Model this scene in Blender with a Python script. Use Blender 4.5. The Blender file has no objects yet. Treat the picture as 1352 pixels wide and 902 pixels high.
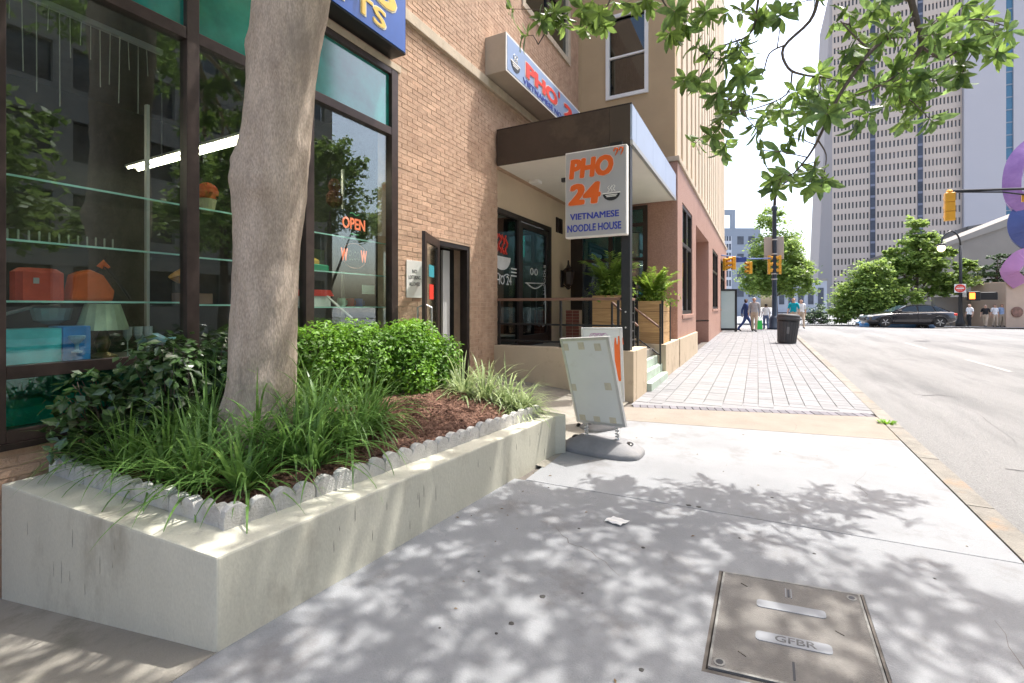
import bpy, bmesh, math, random
from mathutils import Vector, Matrix, noise
R = random.Random(7)
sc = bpy.context.scene
col = sc.collection
rad = math.radians

# ------------------------------------------------------------------ camera, sky, sun, exposure
YAW = math.atan(324 / 615)
cam_data = bpy.data.cameras.new('camera')
cam = bpy.data.objects.new('camera', cam_data)
col.objects.link(cam)
cam.location = (0, 0, 1.5)
cam.rotation_euler = (math.pi / 2, 0, YAW)
cam_data.sensor_width = 36
cam_data.lens = 36 * 615 / 1352
cam_data.shift_y = -0.0340
cam_data.clip_start = 0.05
cam_data.clip_end = 3000
sc.camera = cam

SUN_EL, SUN_AZ = rad(68), math.atan2(0.22, 0.30)
world = bpy.data.worlds.new('World')
sc.world = world
world.use_nodes = True
wn = world.node_tree
sky = wn.nodes.new('ShaderNodeTexSky')
sky.sky_type = 'NISHITA'
sky.sun_disc = False
sky.sun_elevation = SUN_EL
sky.sun_rotation = SUN_AZ
sky.air_density = 1.0
sky.dust_density = 5.0
sky.ozone_density = 1.0
bg = wn.nodes['Background']
bg.inputs['Strength'].default_value = 0.15
wn.links.new(sky.outputs[0], bg.inputs['Color'])

sun_data = bpy.data.lights.new('sun', 'SUN')
sun_data.energy = 2.0
sun_data.angle = rad(0.53)
sun_data.color = (1.0, 0.97, 0.92)
sun = bpy.data.objects.new('sun', sun_data)
col.objects.link(sun)
sd = Vector((math.sin(SUN_AZ) * math.cos(SUN_EL), math.cos(SUN_AZ) * math.cos(SUN_EL), math.sin(SUN_EL)))
sun.rotation_euler = sd.to_track_quat('Z', 'Y').to_euler()
sun.location = (6, 8, 30)

sc.view_settings.view_transform = 'Standard'
sc.view_settings.look = 'None'
sc.view_settings.gamma = 1
sc.view_settings.exposure = 1.76
sc.view_settings.use_curve_mapping = False
sc.cycles.max_bounces = 8
sc.cycles.transparent_max_bounces = 16

# ------------------------------------------------------------------ helpers
def zg(y):
    """street level along the street: a gentle rise to the crossing, then a fall"""
    if y <= 33: return .008 * y
    if y <= 50: return .264 - .02 * (y - 33) * min(1, (y - 33) / 8)
    return -.076

def to_px(p):
    s, c = math.sin(YAW), math.cos(YAW)
    dep = -s * p[0] + c * p[1]
    if dep < .1: return None
    return 676 + 615 * (c * p[0] + s * p[1]) / dep, 405 - 615 * (p[2] - 1.5) / dep, dep

def wl(o):
    v = Vector((0, 0, 0))
    while o is not None:
        v += o.location
        o = o.parent
    return v

def tag(o, label=None, cat=None, group=None, kind=None):
    if label: o['label'] = label
    if cat: o['category'] = cat
    if group: o['group'] = group
    if kind: o['kind'] = kind
    return o

def thing(name, loc, label, cat, group=None):
    o = bpy.data.objects.new(name, None)
    o.empty_display_size = .2
    col.objects.link(o)
    o.location = loc
    return tag(o, label, cat, group)

class MB:
    def __init__(self):
        self.v = []; self.f = []
    def add(self, vs, fs, M=None):
        n = len(self.v)
        if M is not None: vs = [M @ Vector(p) for p in vs]
        self.v += [tuple(p) for p in vs]
        self.f += [tuple(i + n for i in q) for q in fs]
        return self
    def box(self, x0, x1, y0, y1, z0, z1, M=None):
        vs = [(x, y, z) for x in (x0, x1) for y in (y0, y1) for z in (z0, z1)]
        return self.add(vs, [(0, 1, 3, 2), (4, 6, 7, 5), (0, 4, 5, 1), (2, 3, 7, 6), (0, 2, 6, 4), (1, 5, 7, 3)], M)
    def bbox(self, x0, x1, y0, y1, z0, z1, b=.01, M=None):
        """box with chamfered vertical and top edges"""
        vs = []
        for (i, z) in ((0, z0), (0, z1 - b), (b, z1)):
            a, c, d, e = x0 + i, x1 - i, y0 + i, y1 - i
            vs += [(a + b, d, z), (c - b, d, z), (c, d + b, z), (c, e - b, z), (c - b, e, z), (a + b, e, z), (a, e - b, z), (a, d + b, z)]
        fs = []
        for k in range(2):
            for j in range(8):
                fs.append((k * 8 + j, k * 8 + (j + 1) % 8, k * 8 + 8 + (j + 1) % 8, k * 8 + 8 + j))
        fs.append(tuple(range(16, 24))); fs.append(tuple(range(7, -1, -1)))
        return self.add(vs, fs, M)
    def prism(self, poly, o, r, u, depth):
        """polygon in the plane o + a r + b u, extruded by depth along r x u"""
        o, r, u = Vector(o), Vector(r).normalized(), Vector(u).normalized()
        n = r.cross(u)
        k = len(poly)
        vs = [o + r * a + u * b for a, b in poly] + [o + r * a + u * b + n * depth for a, b in poly]
        fs = [tuple(range(k - 1, -1, -1)), tuple(range(k, 2 * k))]
        fs += [(j, (j + 1) % k, k + (j + 1) % k, k + j) for j in range(k)]
        return self.add(vs, fs)
    def tube(self, pts, rr, n=8, cap=True):
        pts = [Vector(p) for p in pts]
        if not isinstance(rr, (list, tuple)): rr = [rr] * len(pts)
        vs = []; fs = []
        x = None
        for i, p in enumerate(pts):
            t = (pts[min(i + 1, len(pts) - 1)] - pts[max(i - 1, 0)])
            t = t.normalized() if t.length > 1e-9 else Vector((0, 0, 1))
            if x is None:
                x = t.orthogonal().normalized()
            else:
                x = (x - t * x.dot(t))
                x = x.normalized() if x.length > 1e-6 else t.orthogonal().normalized()
            y = t.cross(x)
            for k in range(n):
                a = 2 * math.pi * k / n
                vs.append(p + (x * math.cos(a) + y * math.sin(a)) * rr[i])
        for i in range(len(pts) - 1):
            for k in range(n):
                fs.append((i * n + k, i * n + (k + 1) % n, (i + 1) * n + (k + 1) % n, (i + 1) * n + k))
        if cap:
            fs.append(tuple(range(n - 1, -1, -1)))
            fs.append(tuple((len(pts) - 1) * n + k for k in range(n)))
        return self.add(vs, fs)
    def lathe(self, prof, M=None, n=20):
        vs = []; fs = []
        for r_, z in prof:
            for k in range(n):
                a = 2 * math.pi * k / n
                vs.append((r_ * math.cos(a), r_ * math.sin(a), z))
        for i in range(len(prof) - 1):
            for k in range(n):
                fs.append((i * n + k, i * n + (k + 1) % n, (i + 1) * n + (k + 1) % n, (i + 1) * n + k))
        fs.append(tuple(range(n - 1, -1, -1)))
        fs.append(tuple((len(prof) - 1) * n + k for k in range(n)))
        return self.add(vs, fs, M)
    def mesh(self, name, mat, off=(0, 0, 0), smooth=False):
        me = bpy.data.meshes.new(name)
        ox, oy, oz = off
        me.from_pydata([(a - ox, b - oy, c - oz) for a, b, c in self.v], [], self.f)
        if mat is not None: me.materials.append(mat)
        if smooth:
            me.polygons.foreach_set('use_smooth', [True] * len(me.polygons))
        me.update()
        return me
    def build(self, name, mat, parent=None, smooth=False, bevel=0, kind=None, label=None, local=False):
        off = wl(parent) if (parent is not None and not local) else (0, 0, 0)
        me = self.mesh(name, mat, off, smooth)
        if bevel:
            bm = bmesh.new(); bm.from_mesh(me)
            bmesh.ops.recalc_face_normals(bm, faces=bm.faces)
            es = [e for e in bm.edges if len(e.link_faces) == 2 and e.calc_face_angle(0) > .5]
            bmesh.ops.bevel(bm, geom=es, offset=bevel, segments=2, affect='EDGES', profile=.6, clamp_overlap=True)
            bm.to_mesh(me); bm.free()
        o = bpy.data.objects.new(name, me)
        col.objects.link(o)
        o.parent = parent
        if kind: o['kind'] = kind
        if label: o['label'] = label
        return o

def inst(name, me, parent, loc, rot=(0, 0, 0), scale=(1, 1, 1)):
    o = bpy.data.objects.new(name, me)
    col.objects.link(o)
    o.parent = parent
    o.location = Vector(loc) - (wl(parent) if parent else Vector((0, 0, 0)))
    o.rotation_euler = rot
    o.scale = scale
    return o

def structure(name, mb, mat, smooth=False, kind='structure'):
    o = mb.build(name, mat, None, smooth)
    o['kind'] = kind
    return o

def text(body, w, h, origin, right, up, mat, parent, depth=.004, bold=.0, shear=0, name='lettering', thick=0, spacing=1.0):
    """flat lettering fitted to w x h metres with its lower left corner at origin"""
    cu = bpy.data.curves.new(name, 'FONT')
    cu.body = body
    cu.offset = 0 if thick else bold
    cu.shear = shear
    cu.space_character = spacing
    cu.resolution_u = 3
    ob = bpy.data.objects.new(name, cu)
    col.objects.link(ob)
    bpy.context.view_layer.update()
    me = bpy.data.meshes.new_from_object(ob)
    bpy.data.objects.remove(ob)
    bpy.data.curves.remove(cu)
    if thick:
        # heavy strokes: the letter set again a hair to each side
        bm = bmesh.new(); bm.from_mesh(me)
        g0 = bm.verts[:] + bm.edges[:] + bm.faces[:]
        for i, (dx, dy) in enumerate(((thick, 0), (-thick, 0), (thick * .5, 0), (-thick * .5, 0), (0, thick * .7), (0, -thick * .7), (thick * .8, thick * .55), (-thick * .8, -thick * .55), (thick * .8, -thick * .55), (-thick * .8, thick * .55))):
            r_ = bmesh.ops.duplicate(bm, geom=g0)
            bmesh.ops.translate(bm, verts=[g for g in r_['geom'] if isinstance(g, bmesh.types.BMVert)], vec=(dx, dy, .00001 * (i + 1)))
        bm.to_mesh(me); bm.free()
    xs = [v.co.x for v in me.vertices]; ys = [v.co.y for v in me.vertices]
    x0, x1, y0, y1 = min(xs), max(xs), min(ys), max(ys)
    sx, sy = w / (x1 - x0), h / (y1 - y0)
    o = Vector(origin) - (wl(parent) if parent else Vector((0, 0, 0)))
    r, u = Vector(right).normalized(), Vector(up).normalized()
    n = r.cross(u)
    bm = bmesh.new(); bm.from_mesh(me)
    for v in bm.verts:
        v.co = o + r * ((v.co.x - x0) * sx) + u * ((v.co.y - y0) * sy) + n * (v.co.z * 20)
    if depth:
        res = bmesh.ops.extrude_face_region(bm, geom=bm.faces[:])
        bmesh.ops.translate(bm, verts=[g for g in res['geom'] if isinstance(g, bmesh.types.BMVert)], vec=n * depth)
    bmesh.ops.recalc_face_normals(bm, faces=bm.faces)
    bm.to_mesh(me); bm.free()
    me.materials.clear()
    me.materials.append(mat)
    t = bpy.data.objects.new(name, me)
    col.objects.link(t)
    t.parent = parent
    return t

# ------------------------------------------------------------------ materials
def M(name, c, rough=.7, var=.12, scale=5, bump=0, bscale=40, metal=0, spec=.4, c2=None, detail=5, stretch=(1, 1, 1), rnd=0, stain=None, trans=0, emit=0, coat=0, fine=0, rvar=0):
    m = bpy.data.materials.new(name)
    m.use_nodes = True
    nt = m.node_tree
    N, L = nt.nodes, nt.links
    p = N['Principled BSDF']
    p.inputs['Roughness'].default_value = rough
    p.inputs['Metallic'].default_value = metal
    p.inputs['Specular IOR Level'].default_value = spec
    if coat:
        p.inputs['Coat Weight'].default_value = coat
        p.inputs['Coat Roughness'].default_value = .08
    tc = N.new('ShaderNodeTexCoord')
    mp = N.new('ShaderNodeMapping')
    mp.inputs['Scale'].default_value = stretch
    L.new(tc.outputs['Object'], mp.inputs['Vector'])
    vec = mp.outputs[0]
    if rnd:
        oi = N.new('ShaderNodeObjectInfo')
        ad = N.new('ShaderNodeVectorMath'); ad.operation = 'MULTIPLY_ADD'
        L.new(oi.outputs['Random'], ad.inputs[0])
        ad.inputs[1].default_value = (37, 91, 53)
        L.new(vec, ad.inputs[2])
        vec = ad.outputs[0]
    nz = N.new('ShaderNodeTexNoise')
    nz.inputs['Scale'].default_value = scale
    nz.inputs['Detail'].default_value = detail
    nz.inputs['Roughness'].default_value = .62
    L.new(vec, nz.inputs['Vector'])
    rm = N.new('ShaderNodeMapRange')
    rm.inputs['From Min'].default_value = .3; rm.inputs['From Max'].default_value = .7
    L.new(nz.outputs['Fac'], rm.inputs['Value'])
    mx = N.new('ShaderNodeMix'); mx.data_type = 'RGBA'
    a = [max(0, k * (1 - var)) for k in c]
    b = list(c2) if c2 else [min(1, k * (1 + var)) for k in c]
    mx.inputs['A'].default_value = (*a, 1); mx.inputs['B'].default_value = (*b, 1)
    L.new(rm.outputs[0], mx.inputs['Factor'])
    out = mx.outputs['Result']
    if fine:
        n2 = N.new('ShaderNodeTexNoise'); n2.inputs['Scale'].default_value = bscale * 2.5; n2.inputs['Detail'].default_value = 3
        L.new(vec, n2.inputs['Vector'])
        r2 = N.new('ShaderNodeMapRange'); r2.inputs['From Min'].default_value = .3; r2.inputs['From Max'].default_value = .7
        r2.inputs['To Min'].default_value = 1 - fine; r2.inputs['To Max'].default_value = 1 + fine
        L.new(n2.outputs['Fac'], r2.inputs['Value'])
        h2 = N.new('ShaderNodeHueSaturation')
        L.new(r2.outputs[0], h2.inputs['Value']); L.new(out, h2.inputs['Color'])
        out = h2.outputs[0]
    if stain:
        sc_, s_, lo, hi = stain
        n3 = N.new('ShaderNodeTexNoise'); n3.inputs['Scale'].default_value = s_; n3.inputs['Detail'].default_value = 6
        n3.inputs['Roughness'].default_value = .7
        L.new(vec, n3.inputs['Vector'])
        r3 = N.new('ShaderNodeMapRange'); r3.inputs['From Min'].default_value = lo; r3.inputs['From Max'].default_value = hi
        L.new(n3.outputs['Fac'], r3.inputs['Value'])
        m3 = N.new('ShaderNodeMix'); m3.data_type = 'RGBA'
        L.new(r3.outputs[0], m3.inputs['Factor']); L.new(out, m3.inputs['A'])
        m3.inputs['B'].default_value = (*sc_, 1)
        out = m3.outputs['Result']
    if rnd:
        mr = N.new('ShaderNodeMapRange')
        mr.inputs['To Min'].default_value = 1 - rnd; mr.inputs['To Max'].default_value = 1 + rnd
        L.new(oi.outputs['Random'], mr.inputs['Value'])
        hs = N.new('ShaderNodeHueSaturation')
        L.new(mr.outputs[0], hs.inputs['Value']); L.new(out, hs.inputs['Color'])
        out = hs.outputs[0]
    L.new(out, p.inputs['Base Color'])
    if rvar:
        r4 = N.new('ShaderNodeMapRange'); r4.inputs['To Min'].default_value = max(0, rough - rvar); r4.inputs['To Max'].default_value = min(1, rough + rvar)
        L.new(nz.outputs['Fac'], r4.inputs['Value']); L.new(r4.outputs[0], p.inputs['Roughness'])
    if emit:
        p.inputs['Emission Color'].default_value = (*c, 1)
        p.inputs['Emission Strength'].default_value = emit
    if bump:
        nb = N.new('ShaderNodeTexNoise'); nb.inputs['Scale'].default_value = bscale; nb.inputs['Detail'].default_value = 6
        L.new(vec, nb.inputs['Vector'])
        bp = N.new('ShaderNodeBump'); bp.inputs['Strength'].default_value = min(1, bump); bp.inputs['Distance'].default_value = .02
        L.new(nb.outputs['Fac'], bp.inputs['Height'])
        L.new(bp.outputs[0], p.inputs['Normal'])
    if trans:
        tl = N.new('ShaderNodeBsdfTranslucent')
        hs2 = N.new('ShaderNodeHueSaturation'); hs2.inputs['Saturation'].default_value = 1.0; hs2.inputs['Value'].default_value = 1.6
        hs2.inputs['Hue'].default_value = .485
        L.new(out, hs2.inputs['Color']); L.new(hs2.outputs[0], tl.inputs['Color'])
        ms = N.new('ShaderNodeMixShader'); ms.inputs[0].default_value = trans
        L.new(p.outputs[0], ms.inputs[1]); L.new(tl.outputs[0], ms.inputs[2])
        L.new(ms.outputs[0], N['Material Output'].inputs['Surface'])
    return m

def glass(name, tint, refl=1.0, rough=0.0, base=.0):
    m = bpy.data.materials.new(name)
    m.use_nodes = True
    N, L = m.node_tree.nodes, m.node_tree.links
    N.remove(N['Principled BSDF'])
    fr = N.new('ShaderNodeFresnel'); fr.inputs['IOR'].default_value = 1.52
    ma = N.new('ShaderNodeMath'); ma.operation = 'MULTIPLY_ADD'
    ma.inputs[1].default_value = refl; ma.inputs[2].default_value = base
    ma.use_clamp = True
    L.new(fr.outputs[0], ma.inputs[0])
    tr = N.new('ShaderNodeBsdfTransparent'); tr.inputs['Color'].default_value = (*tint, 1)
    gl = N.new('ShaderNodeBsdfGlossy'); gl.inputs['Roughness'].default_value = rough
    gl.inputs['Color'].default_value = (.9, .95, .95, 1)
    # the far face of a pane is met from inside: give it the same reflection as the near face
    ge = N.new('ShaderNodeNewGeometry')
    io = N.new('ShaderNodeMapRange')
    io.inputs['To Min'].default_value = 1.52; io.inputs['To Max'].default_value = 1 / 1.52
    L.new(ge.outputs['Backfacing'], io.inputs['Value']); L.new(io.outputs[0], fr.inputs['IOR'])
    mx = N.new('ShaderNodeMixShader')
    L.new(ma.outputs[0], mx.inputs[0]); L.new(tr.outputs[0], mx.inputs[1]); L.new(gl.outputs[0], mx.inputs[2])
    L.new(mx.outputs[0], N['Material Output'].inputs['Surface'])
    return m

mt = {}
mt['brick'] = M('brick', (.53, .335, .23), .85, .16, 14, .35, 90, rnd=.16, c2=(.62, .42, .295), stain=((.46, .27, .175), 3.5, .52, .85))
mt['brick_far'] = M('brick_rest', (.51, .33, .228), .85, .2, 5, .35, 90, c2=(.62, .425, .3), stain=((.46, .27, .18), 9, .5, .8))
mt['mortar'] = M('mortar', (.54, .385, .275), .95, .15, 8, .4, 120)
mt['limestone'] = M('limestone', (.55, .46, .35), .85, .12, 6, .2, 60, stain=((.3, .22, .15), 9, .55, .85))
mt['bronze'] = M('dark_bronze_metal', (.035, .024, .02), .38, .2, 9, .03, 60, metal=.3, spec=.5)
mt['bronze_l'] = M('worn_bronze_metal', (.062, .043, .037), .4, .2, 9, .03, 60, metal=.3)
mt['black'] = M('black_metal', (.012, .012, .013), .4, .2, 9, .03, 60, spec=.5)
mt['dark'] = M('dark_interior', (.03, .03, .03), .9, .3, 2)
mt['stucco'] = M('beige_stucco', (.47, .34, .2), .95, .05, 1.2, .25, 110, fine=.05)
mt['cream'] = M('cream_painted_wall', (.66, .53, .38), .9, .05, 1.4, .15, 90)
mt['porch'] = M('beige_painted_concrete', (.52, .42, .3), .85, .07, 1.6, .15, 60, stain=((.3, .22, .16), 2.3, .55, .8))
mt['granite'] = M('pink_granite', (.4, .215, .16), .5, .18, 45, .05, 200, c2=(.5, .3, .23), fine=.12, stain=((.33, .175, .13), 1.2, .5, .75))
mt['rib'] = M('beige_precast', (.6, .5, .38), .85, .06, 1.2, .1, 60)
mt['white'] = M('white_paint', (.78, .76, .72), .7, .03, 2, .05, 50)
mt['soffit'] = M('white_soffit', (.78, .74, .67), .8, .04, 1.5, .05, 50)
mt['brown'] = M('brown_fascia', (.06, .04, .028), .55, .12, 2, .06, 30, stain=((.085, .06, .04), 1.1, .5, .6))
mt['bluepanel'] = M('pale_blue_panel', (.42, .5, .66), .35, .06, 1.5, .02, 40)
mt['planter'] = M('green_grey_concrete', (.57, .55, .45), .85, .08, 1.3, .1, 40, stain=((.36, .33, .26), 1.7, .54, .74), fine=.06, stretch=(1.2, 1.2, .6))
mt['edging'] = M('edging_concrete', (.54, .525, .5), .9, .12, 14, .5, 90, rnd=.07, stain=((.24, .2, .17), 6, .55, .85), fine=.07)
mt['concrete'] = M('sidewalk_concrete', (.24, .246, .254), .9, .1, 1.3, .22, 120, stain=((.16, .15, .145), 2.1, .54, .78), fine=.12, rnd=.02)
mt['slabdark'] = M('weathered_concrete', (.26, .24, .205), .9, .15, 1.5, .25, 90, stain=((.16, .15, .12), 3.2, .52, .75), fine=.06)
mt['joint'] = M('joint_dirt', (.13, .115, .1), 1, .3, 10)
mt['aggregate'] = M('tan_aggregate', (.25, .22, .185), .9, .1, 3, .5, 160, fine=.15, stain=((.235, .195, .15), 1.6, .55, .8))
mt['kerb'] = M('kerb_granite', (.21, .195, .17), .85, .2, 7, .5, 80, fine=.12, rnd=.1, stain=((.28, .195, .125), 2.6, .56, .7))
mt['paver'] = M('grey_paver', (.22, .22, .226), .9, .1, 6, .3, 90, rnd=.1, fine=.06)
mt['paver_l'] = M('pale_paver', (.235, .234, .236), .9, .08, 5, .3, 90, rnd=.07, fine=.06)
mt['paver_d'] = M('dark_border_brick', (.155, .148, .165), .9, .12, 6, .3, 90, rnd=.14)
mt['asphalt'] = M('old_asphalt', (.2, .198, .194), .93, .14, .9, .8, 140, fine=.26, stretch=(1, .16, 1), stain=((.135, .135, .134), .8, .48, .66))
mt['mark'] = M('worn_road_paint', (.34, .338, .325), .9, .15, 8, .2, 120, stain=((.17, .17, .165), 14, .45, .65))
mt['earth'] = M('far_ground', (.3, .29, .27), 1, .2, .05)
mt['mulch'] = M('bark_mulch', (.1, .045, .03), 1, .45, 30, .8, 120, c2=(.2, .1, .065), fine=.2)
mt['chip'] = M('mulch_chip', (.14, .065, .045), .95, .4, 25, .3, 120, c2=(.3, .17, .12))
mt['bark'] = M('grey_brown_bark', (.46, .365, .285), .92, .16, 4, .5, 30, stretch=(1.8, 1.8, .55), stain=((.26, .215, .18), 1.7, .53, .7), c2=(.58, .475, .385), fine=.24)
mt['twig'] = M('twig_bark', (.13, .1, .085), .9, .2, 20, .3, 60)
mt['leaf'] = M('leaf_green', (.085, .16, .06), .38, .35, 3, 0, 40, c2=(.18, .3, .085), rnd=.45, trans=.45, spec=.5)
mt['leaf_m'] = M('leaf_mass', (.1, .18, .05), .4, .35, 3.5, 0, 40, c2=(.2, .32, .07), trans=.5, spec=.5)
mt['box'] = M('boxwood_leaf', (.06, .19, .018), .45, .4, 4, c2=(.2, .4, .035), trans=.3, spec=.4)
mt['dshrub'] = M('dark_glossy_leaf', (.03, .075, .022), .28, .4, 10, c2=(.075, .15, .04), trans=.2, spec=.6)
mt['lir'] = M('liriope_blade', (.09, .21, .045), .38, .35, 14, c2=(.22, .4, .1), trans=.35, spec=.45)
mt['lir2'] = M('variegated_liriope_blade', (.2, .3, .11), .42, .3, 9, c2=(.42, .5, .25), trans=.3, spec=.45)
mt['palm'] = M('palm_leaf', (.1, .22, .035), .45, .35, 9, c2=(.26, .4, .08), trans=.35)
mt['wood'] = M('pine_planter_board', (.5, .29, .12), .65, .22, 6, .1, 30, stretch=(.5, .5, 9), rnd=.1, c2=(.62, .4, .19))
mt['rail'] = M('brown_rail', (.2, .11, .075), .5, .15, 8)
mt['grey'] = M('grey_panel', (.5, .5, .49), .5, .04, 2)
mt['sgrey'] = M('sign_grey_face', (.4, .4, .41), .5, .03, 1.5)
mt['orange'] = M('orange_letter', (.75, .13, .015), .5, .05, 4)
mt['blue_l'] = M('blue_letter', (.03, .05, .36), .5, .05, 4)
mt['wblue'] = M('sign_blue', (.0, .07, .36), .35, .1, 3, coat=.3)
mt['signlight'] = M('sign_pale_blue_face', (.27, .36, .55), .4, .06, 3)
mt['yellow_l'] = M('yellow_letter', (.8, .52, .1), .5, .08, 6)
mt['red_l'] = M('red_letter', (.7, .05, .03), .5, .08, 6)
mt['tape'] = M('old_tape', (.5, .46, .35), .7, .1, 20)
mt['board'] = M('faded_white_board', (.6, .61, .58), .55, .05, 2, .02, 30, stain=((.5, .49, .43), 2.4, .58, .8))
mt['alu'] = M('aluminium_trim', (.5, .5, .49), .4, .08, 8, metal=.5)
mt['rubber'] = M('grey_rubber_base', (.2, .2, .205), .75, .15, 6, .15, 60, stain=((.26, .25, .24), 4, .55, .8))
mt['cover'] = M('polymer_cover', (.165, .155, .142), .85, .1, 4, .4, 200, fine=.14, stain=((.24, .225, .205), 3.0, .5, .75))
mt['coveredge'] = M('cover_edge', (.22, .215, .2), .8, .3, 20)
mt['coverbar'] = M('cover_bar', (.25, .26, .275), .7, .05, 10)
mt['can'] = M('litter_bin_grey', (.06, .06, .062), .6, .12, 8, .08, 60)
mt['signal'] = M('signal_yellow', (.72, .36, .03), .45, .08, 5)
mt['glass'] = glass('shop_glass', (.93, .98, .96), 1.25, 0, .03)
mt['glass_teal'] = glass('teal_tinted_glass', (.3, .8, .74), 1.2, 0, .03)
mt['glass_dark'] = glass('dark_glass', (.12, .15, .15), 1.2, 0, .03)
mt['glass_edge'] = M('glass_shelf_edge', (.42, .75, .65), .2, .1, 6, spec=.6)
mt['wpane'] = M('far_window_glass', (.08, .078, .08), .15, .5, 2, spec=.6, rnd=.6)
mt['tower'] = M('tower_precast', (.46, .385, .325), .9, .04, .05)
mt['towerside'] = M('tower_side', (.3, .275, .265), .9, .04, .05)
mt['lilac'] = M('lilac_white_cladding', (.4, .385, .4), .8, .03, .05)
mt['bstrip'] = M('blue_glass_strip', (.07, .17, .26), .2, .1, .3)
mt['bluegrey'] = M('blue_grey_facade', (.25, .285, .33), .8, .05, .2)
mt['concgrey'] = M('grey_concrete_wall', (.27, .25, .22), .9, .08, .4, .1, 20)
mt['purple'] = M('purple_glaze', (.22, .1, .3), .45, .15, .8, c2=(.36, .2, .42))
mt['blueglaze'] = M('blue_glaze', (.06, .08, .22), .35, .15, .8)
mt['pink'] = M('pink_glaze', (.42, .19, .36), .35, .1, .8)
mt['pedestal'] = M('tan_pedestal_stone', (.48, .36, .27), .9, .08, .8, .1, 20)
# ------------------------------------------------------------------ ground, road, pavement
def strip(x0, x1, ys, dz, mat, name):
    """a sheet along the street between x0(y) and x1(y), following the street level"""
    mb = MB()
    vs = []
    nx = 4
    for y in ys:
        a = x0(y) if callable(x0) else x0
        b = x1(y) if callable(x1) else x1
        for k in range(nx + 1):
            vs.append((a + (b - a) * k / nx, y, zg(y) + dz))
    fs = []
    for i in range(len(ys) - 1):
        for k in range(nx):
            fs.append((i * (nx + 1) + k, i * (nx + 1) + k + 1, (i + 1) * (nx + 1) + k + 1, (i + 1) * (nx + 1) + k))
    mb.add(vs, fs)
    return structure(name, mb, mat)

g = MB().add([(-900, -900, -.75), (900, -900, -.75), (900, 1500, -.75), (-900, 1500, -.75)], [(0, 1, 2, 3)])
structure('ground', g, mt['earth'])
ys = [-20, -10, 0, 5, 10, 15, 20, 25, 28, 31, 33]
ys2 = ys + [34, 35, 36, 37, 38, 39, 40, 41, 42]
KX = lambda y: 1.50 + .007 * y
road = strip(KX, 15, ys, -.105, mt['asphalt'], 'road')
strip(-60, 70, [33, 34, 35, 36, 37, 38, 39, 40, 41, 42, 43, 44, 45, 46, 47], -.1046, mt['asphalt'], 'cross_street')
strip(-60, 90, [47, 48, 50, 60, 75, 100, 130, 180], -.02, mt['concrete'], 'plaza_pavement')
strip(15, 40, [-20, -10, 0, 10, 20, 33], .02, mt['concrete'], 'far_pavement')

def lane(x, y0, y1, w=.11):
    mb = MB()
    n = 5
    vs = []
    for k in range(n + 1):
        y = y0 + (y1 - y0) * k / n
        vs += [(x - w / 2, y, zg(y) - .100), (x + w / 2, y, zg(y) - .100)]
    mb.add(vs, [(2 * k, 2 * k + 1, 2 * k + 3, 2 * k + 2) for k in range(n)])
    return mb.build('lane_marking', mt['mark'], road)
for y0 in (8.7, 14.7, 20.7, 26.7): lane(5.12, y0, y0 + 2.6)
# tar-sealed cracks in the road
mk = M('tar_seal', (.09, .09, .09), .8, .2, 10)
for (xa, ya, xb, yb) in ((2.1, 6.1, 3.4, 6.6), (3.6, 9.5, 5.0, 9.2), (2.4, 10.4, 3.0, 10.5), (1.9, 4.9, 2.9, 5.05), (2.6, 7.3, 2.8, 9.1), (3.4, 7.9, 4.6, 8.1), (5.6, 10.0, 6.8, 10.6), (4.6, 15, 4.9, 18), (4.4, 12.2, 6.2, 12.9), (3.2, 16.5, 4.1, 16.3)):
    mb = MB()
    vs = []
    for k in range(13):
        t = k / 12
        x, y = xa + (xb - xa) * t, ya + (yb - ya) * t + .07 * math.sin(9 * t + xa) + R.uniform(-.02, .02)
        w = .008 + .012 * math.sin(math.pi * t)
        vs += [(x, y - w, zg(y) - .1005), (x, y + w, zg(y) - .1005)]
    mb.add(vs, [(2 * k, 2 * k + 2, 2 * k + 3, 2 * k + 1) for k in range(12)])
    mb.build('tar_seam', mk, road)

# the sidewalk bed (seen only in the joints) carries every slab, paver and kerb stone
bed = MB()
vs = []
ysb = [-6, -3, 0, 3, 6, 9, 12, 16, 20, 24, 28, 31.5]
for y in ysb: vs += [(-2.06 if y < 1 else -1.9, y, zg(y) - .022), (KX(y) - .02, y, zg(y) - .022)]
bed.add(vs, [(2 * k, 2 * k + 1, 2 * k + 3, 2 * k + 2) for k in range(len(ysb) - 1)])
walk = structure('sidewalk', bed, mt['joint'])

def slab(poly, mat, name, parent=None, top=0, th=.05, sub=0, group=None):
    """one cast piece with the given outline, its top on the street level"""
    n = len(poly)
    vs = [(x, y, zg(y) + top - th) for x, y in poly] + [(x, y, zg(y) + top - .006) for x, y in poly]
    cx, cy = sum(p[0] for p in poly) / n, sum(p[1] for p in poly) / n
    ins = []
    for x, y in poly:
        d = Vector((cx - x, cy - y)); d.normalize()
        ins.append((x + d.x * .008, y + d.y * .008, zg(y) + top))
    vs += ins
    fs = [tuple(range(2 * n, 3 * n))]
    for lv in (0, n):
        fs += [(lv + j, lv + (j + 1) % n, lv + n + (j + 1) % n, lv + n + j) for j in range(n)]
    return MB().add(vs, fs).build(name, mat, parent or walk)

J1 = lambda x: 3.565 + .0526 * (x + 1.5)           # joint between the two big slabs
S0 = lambda x: 5.968 + .166 * (x + 1.36)           # near edge of the tan strip
S1 = lambda x: 6.771 + .287 * (x + 1.49)           # near edge of the brick border
kin = lambda y: KX(y) - .165
def pinline(f, yy): return (kin(yy), f(kin(yy)))
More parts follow.
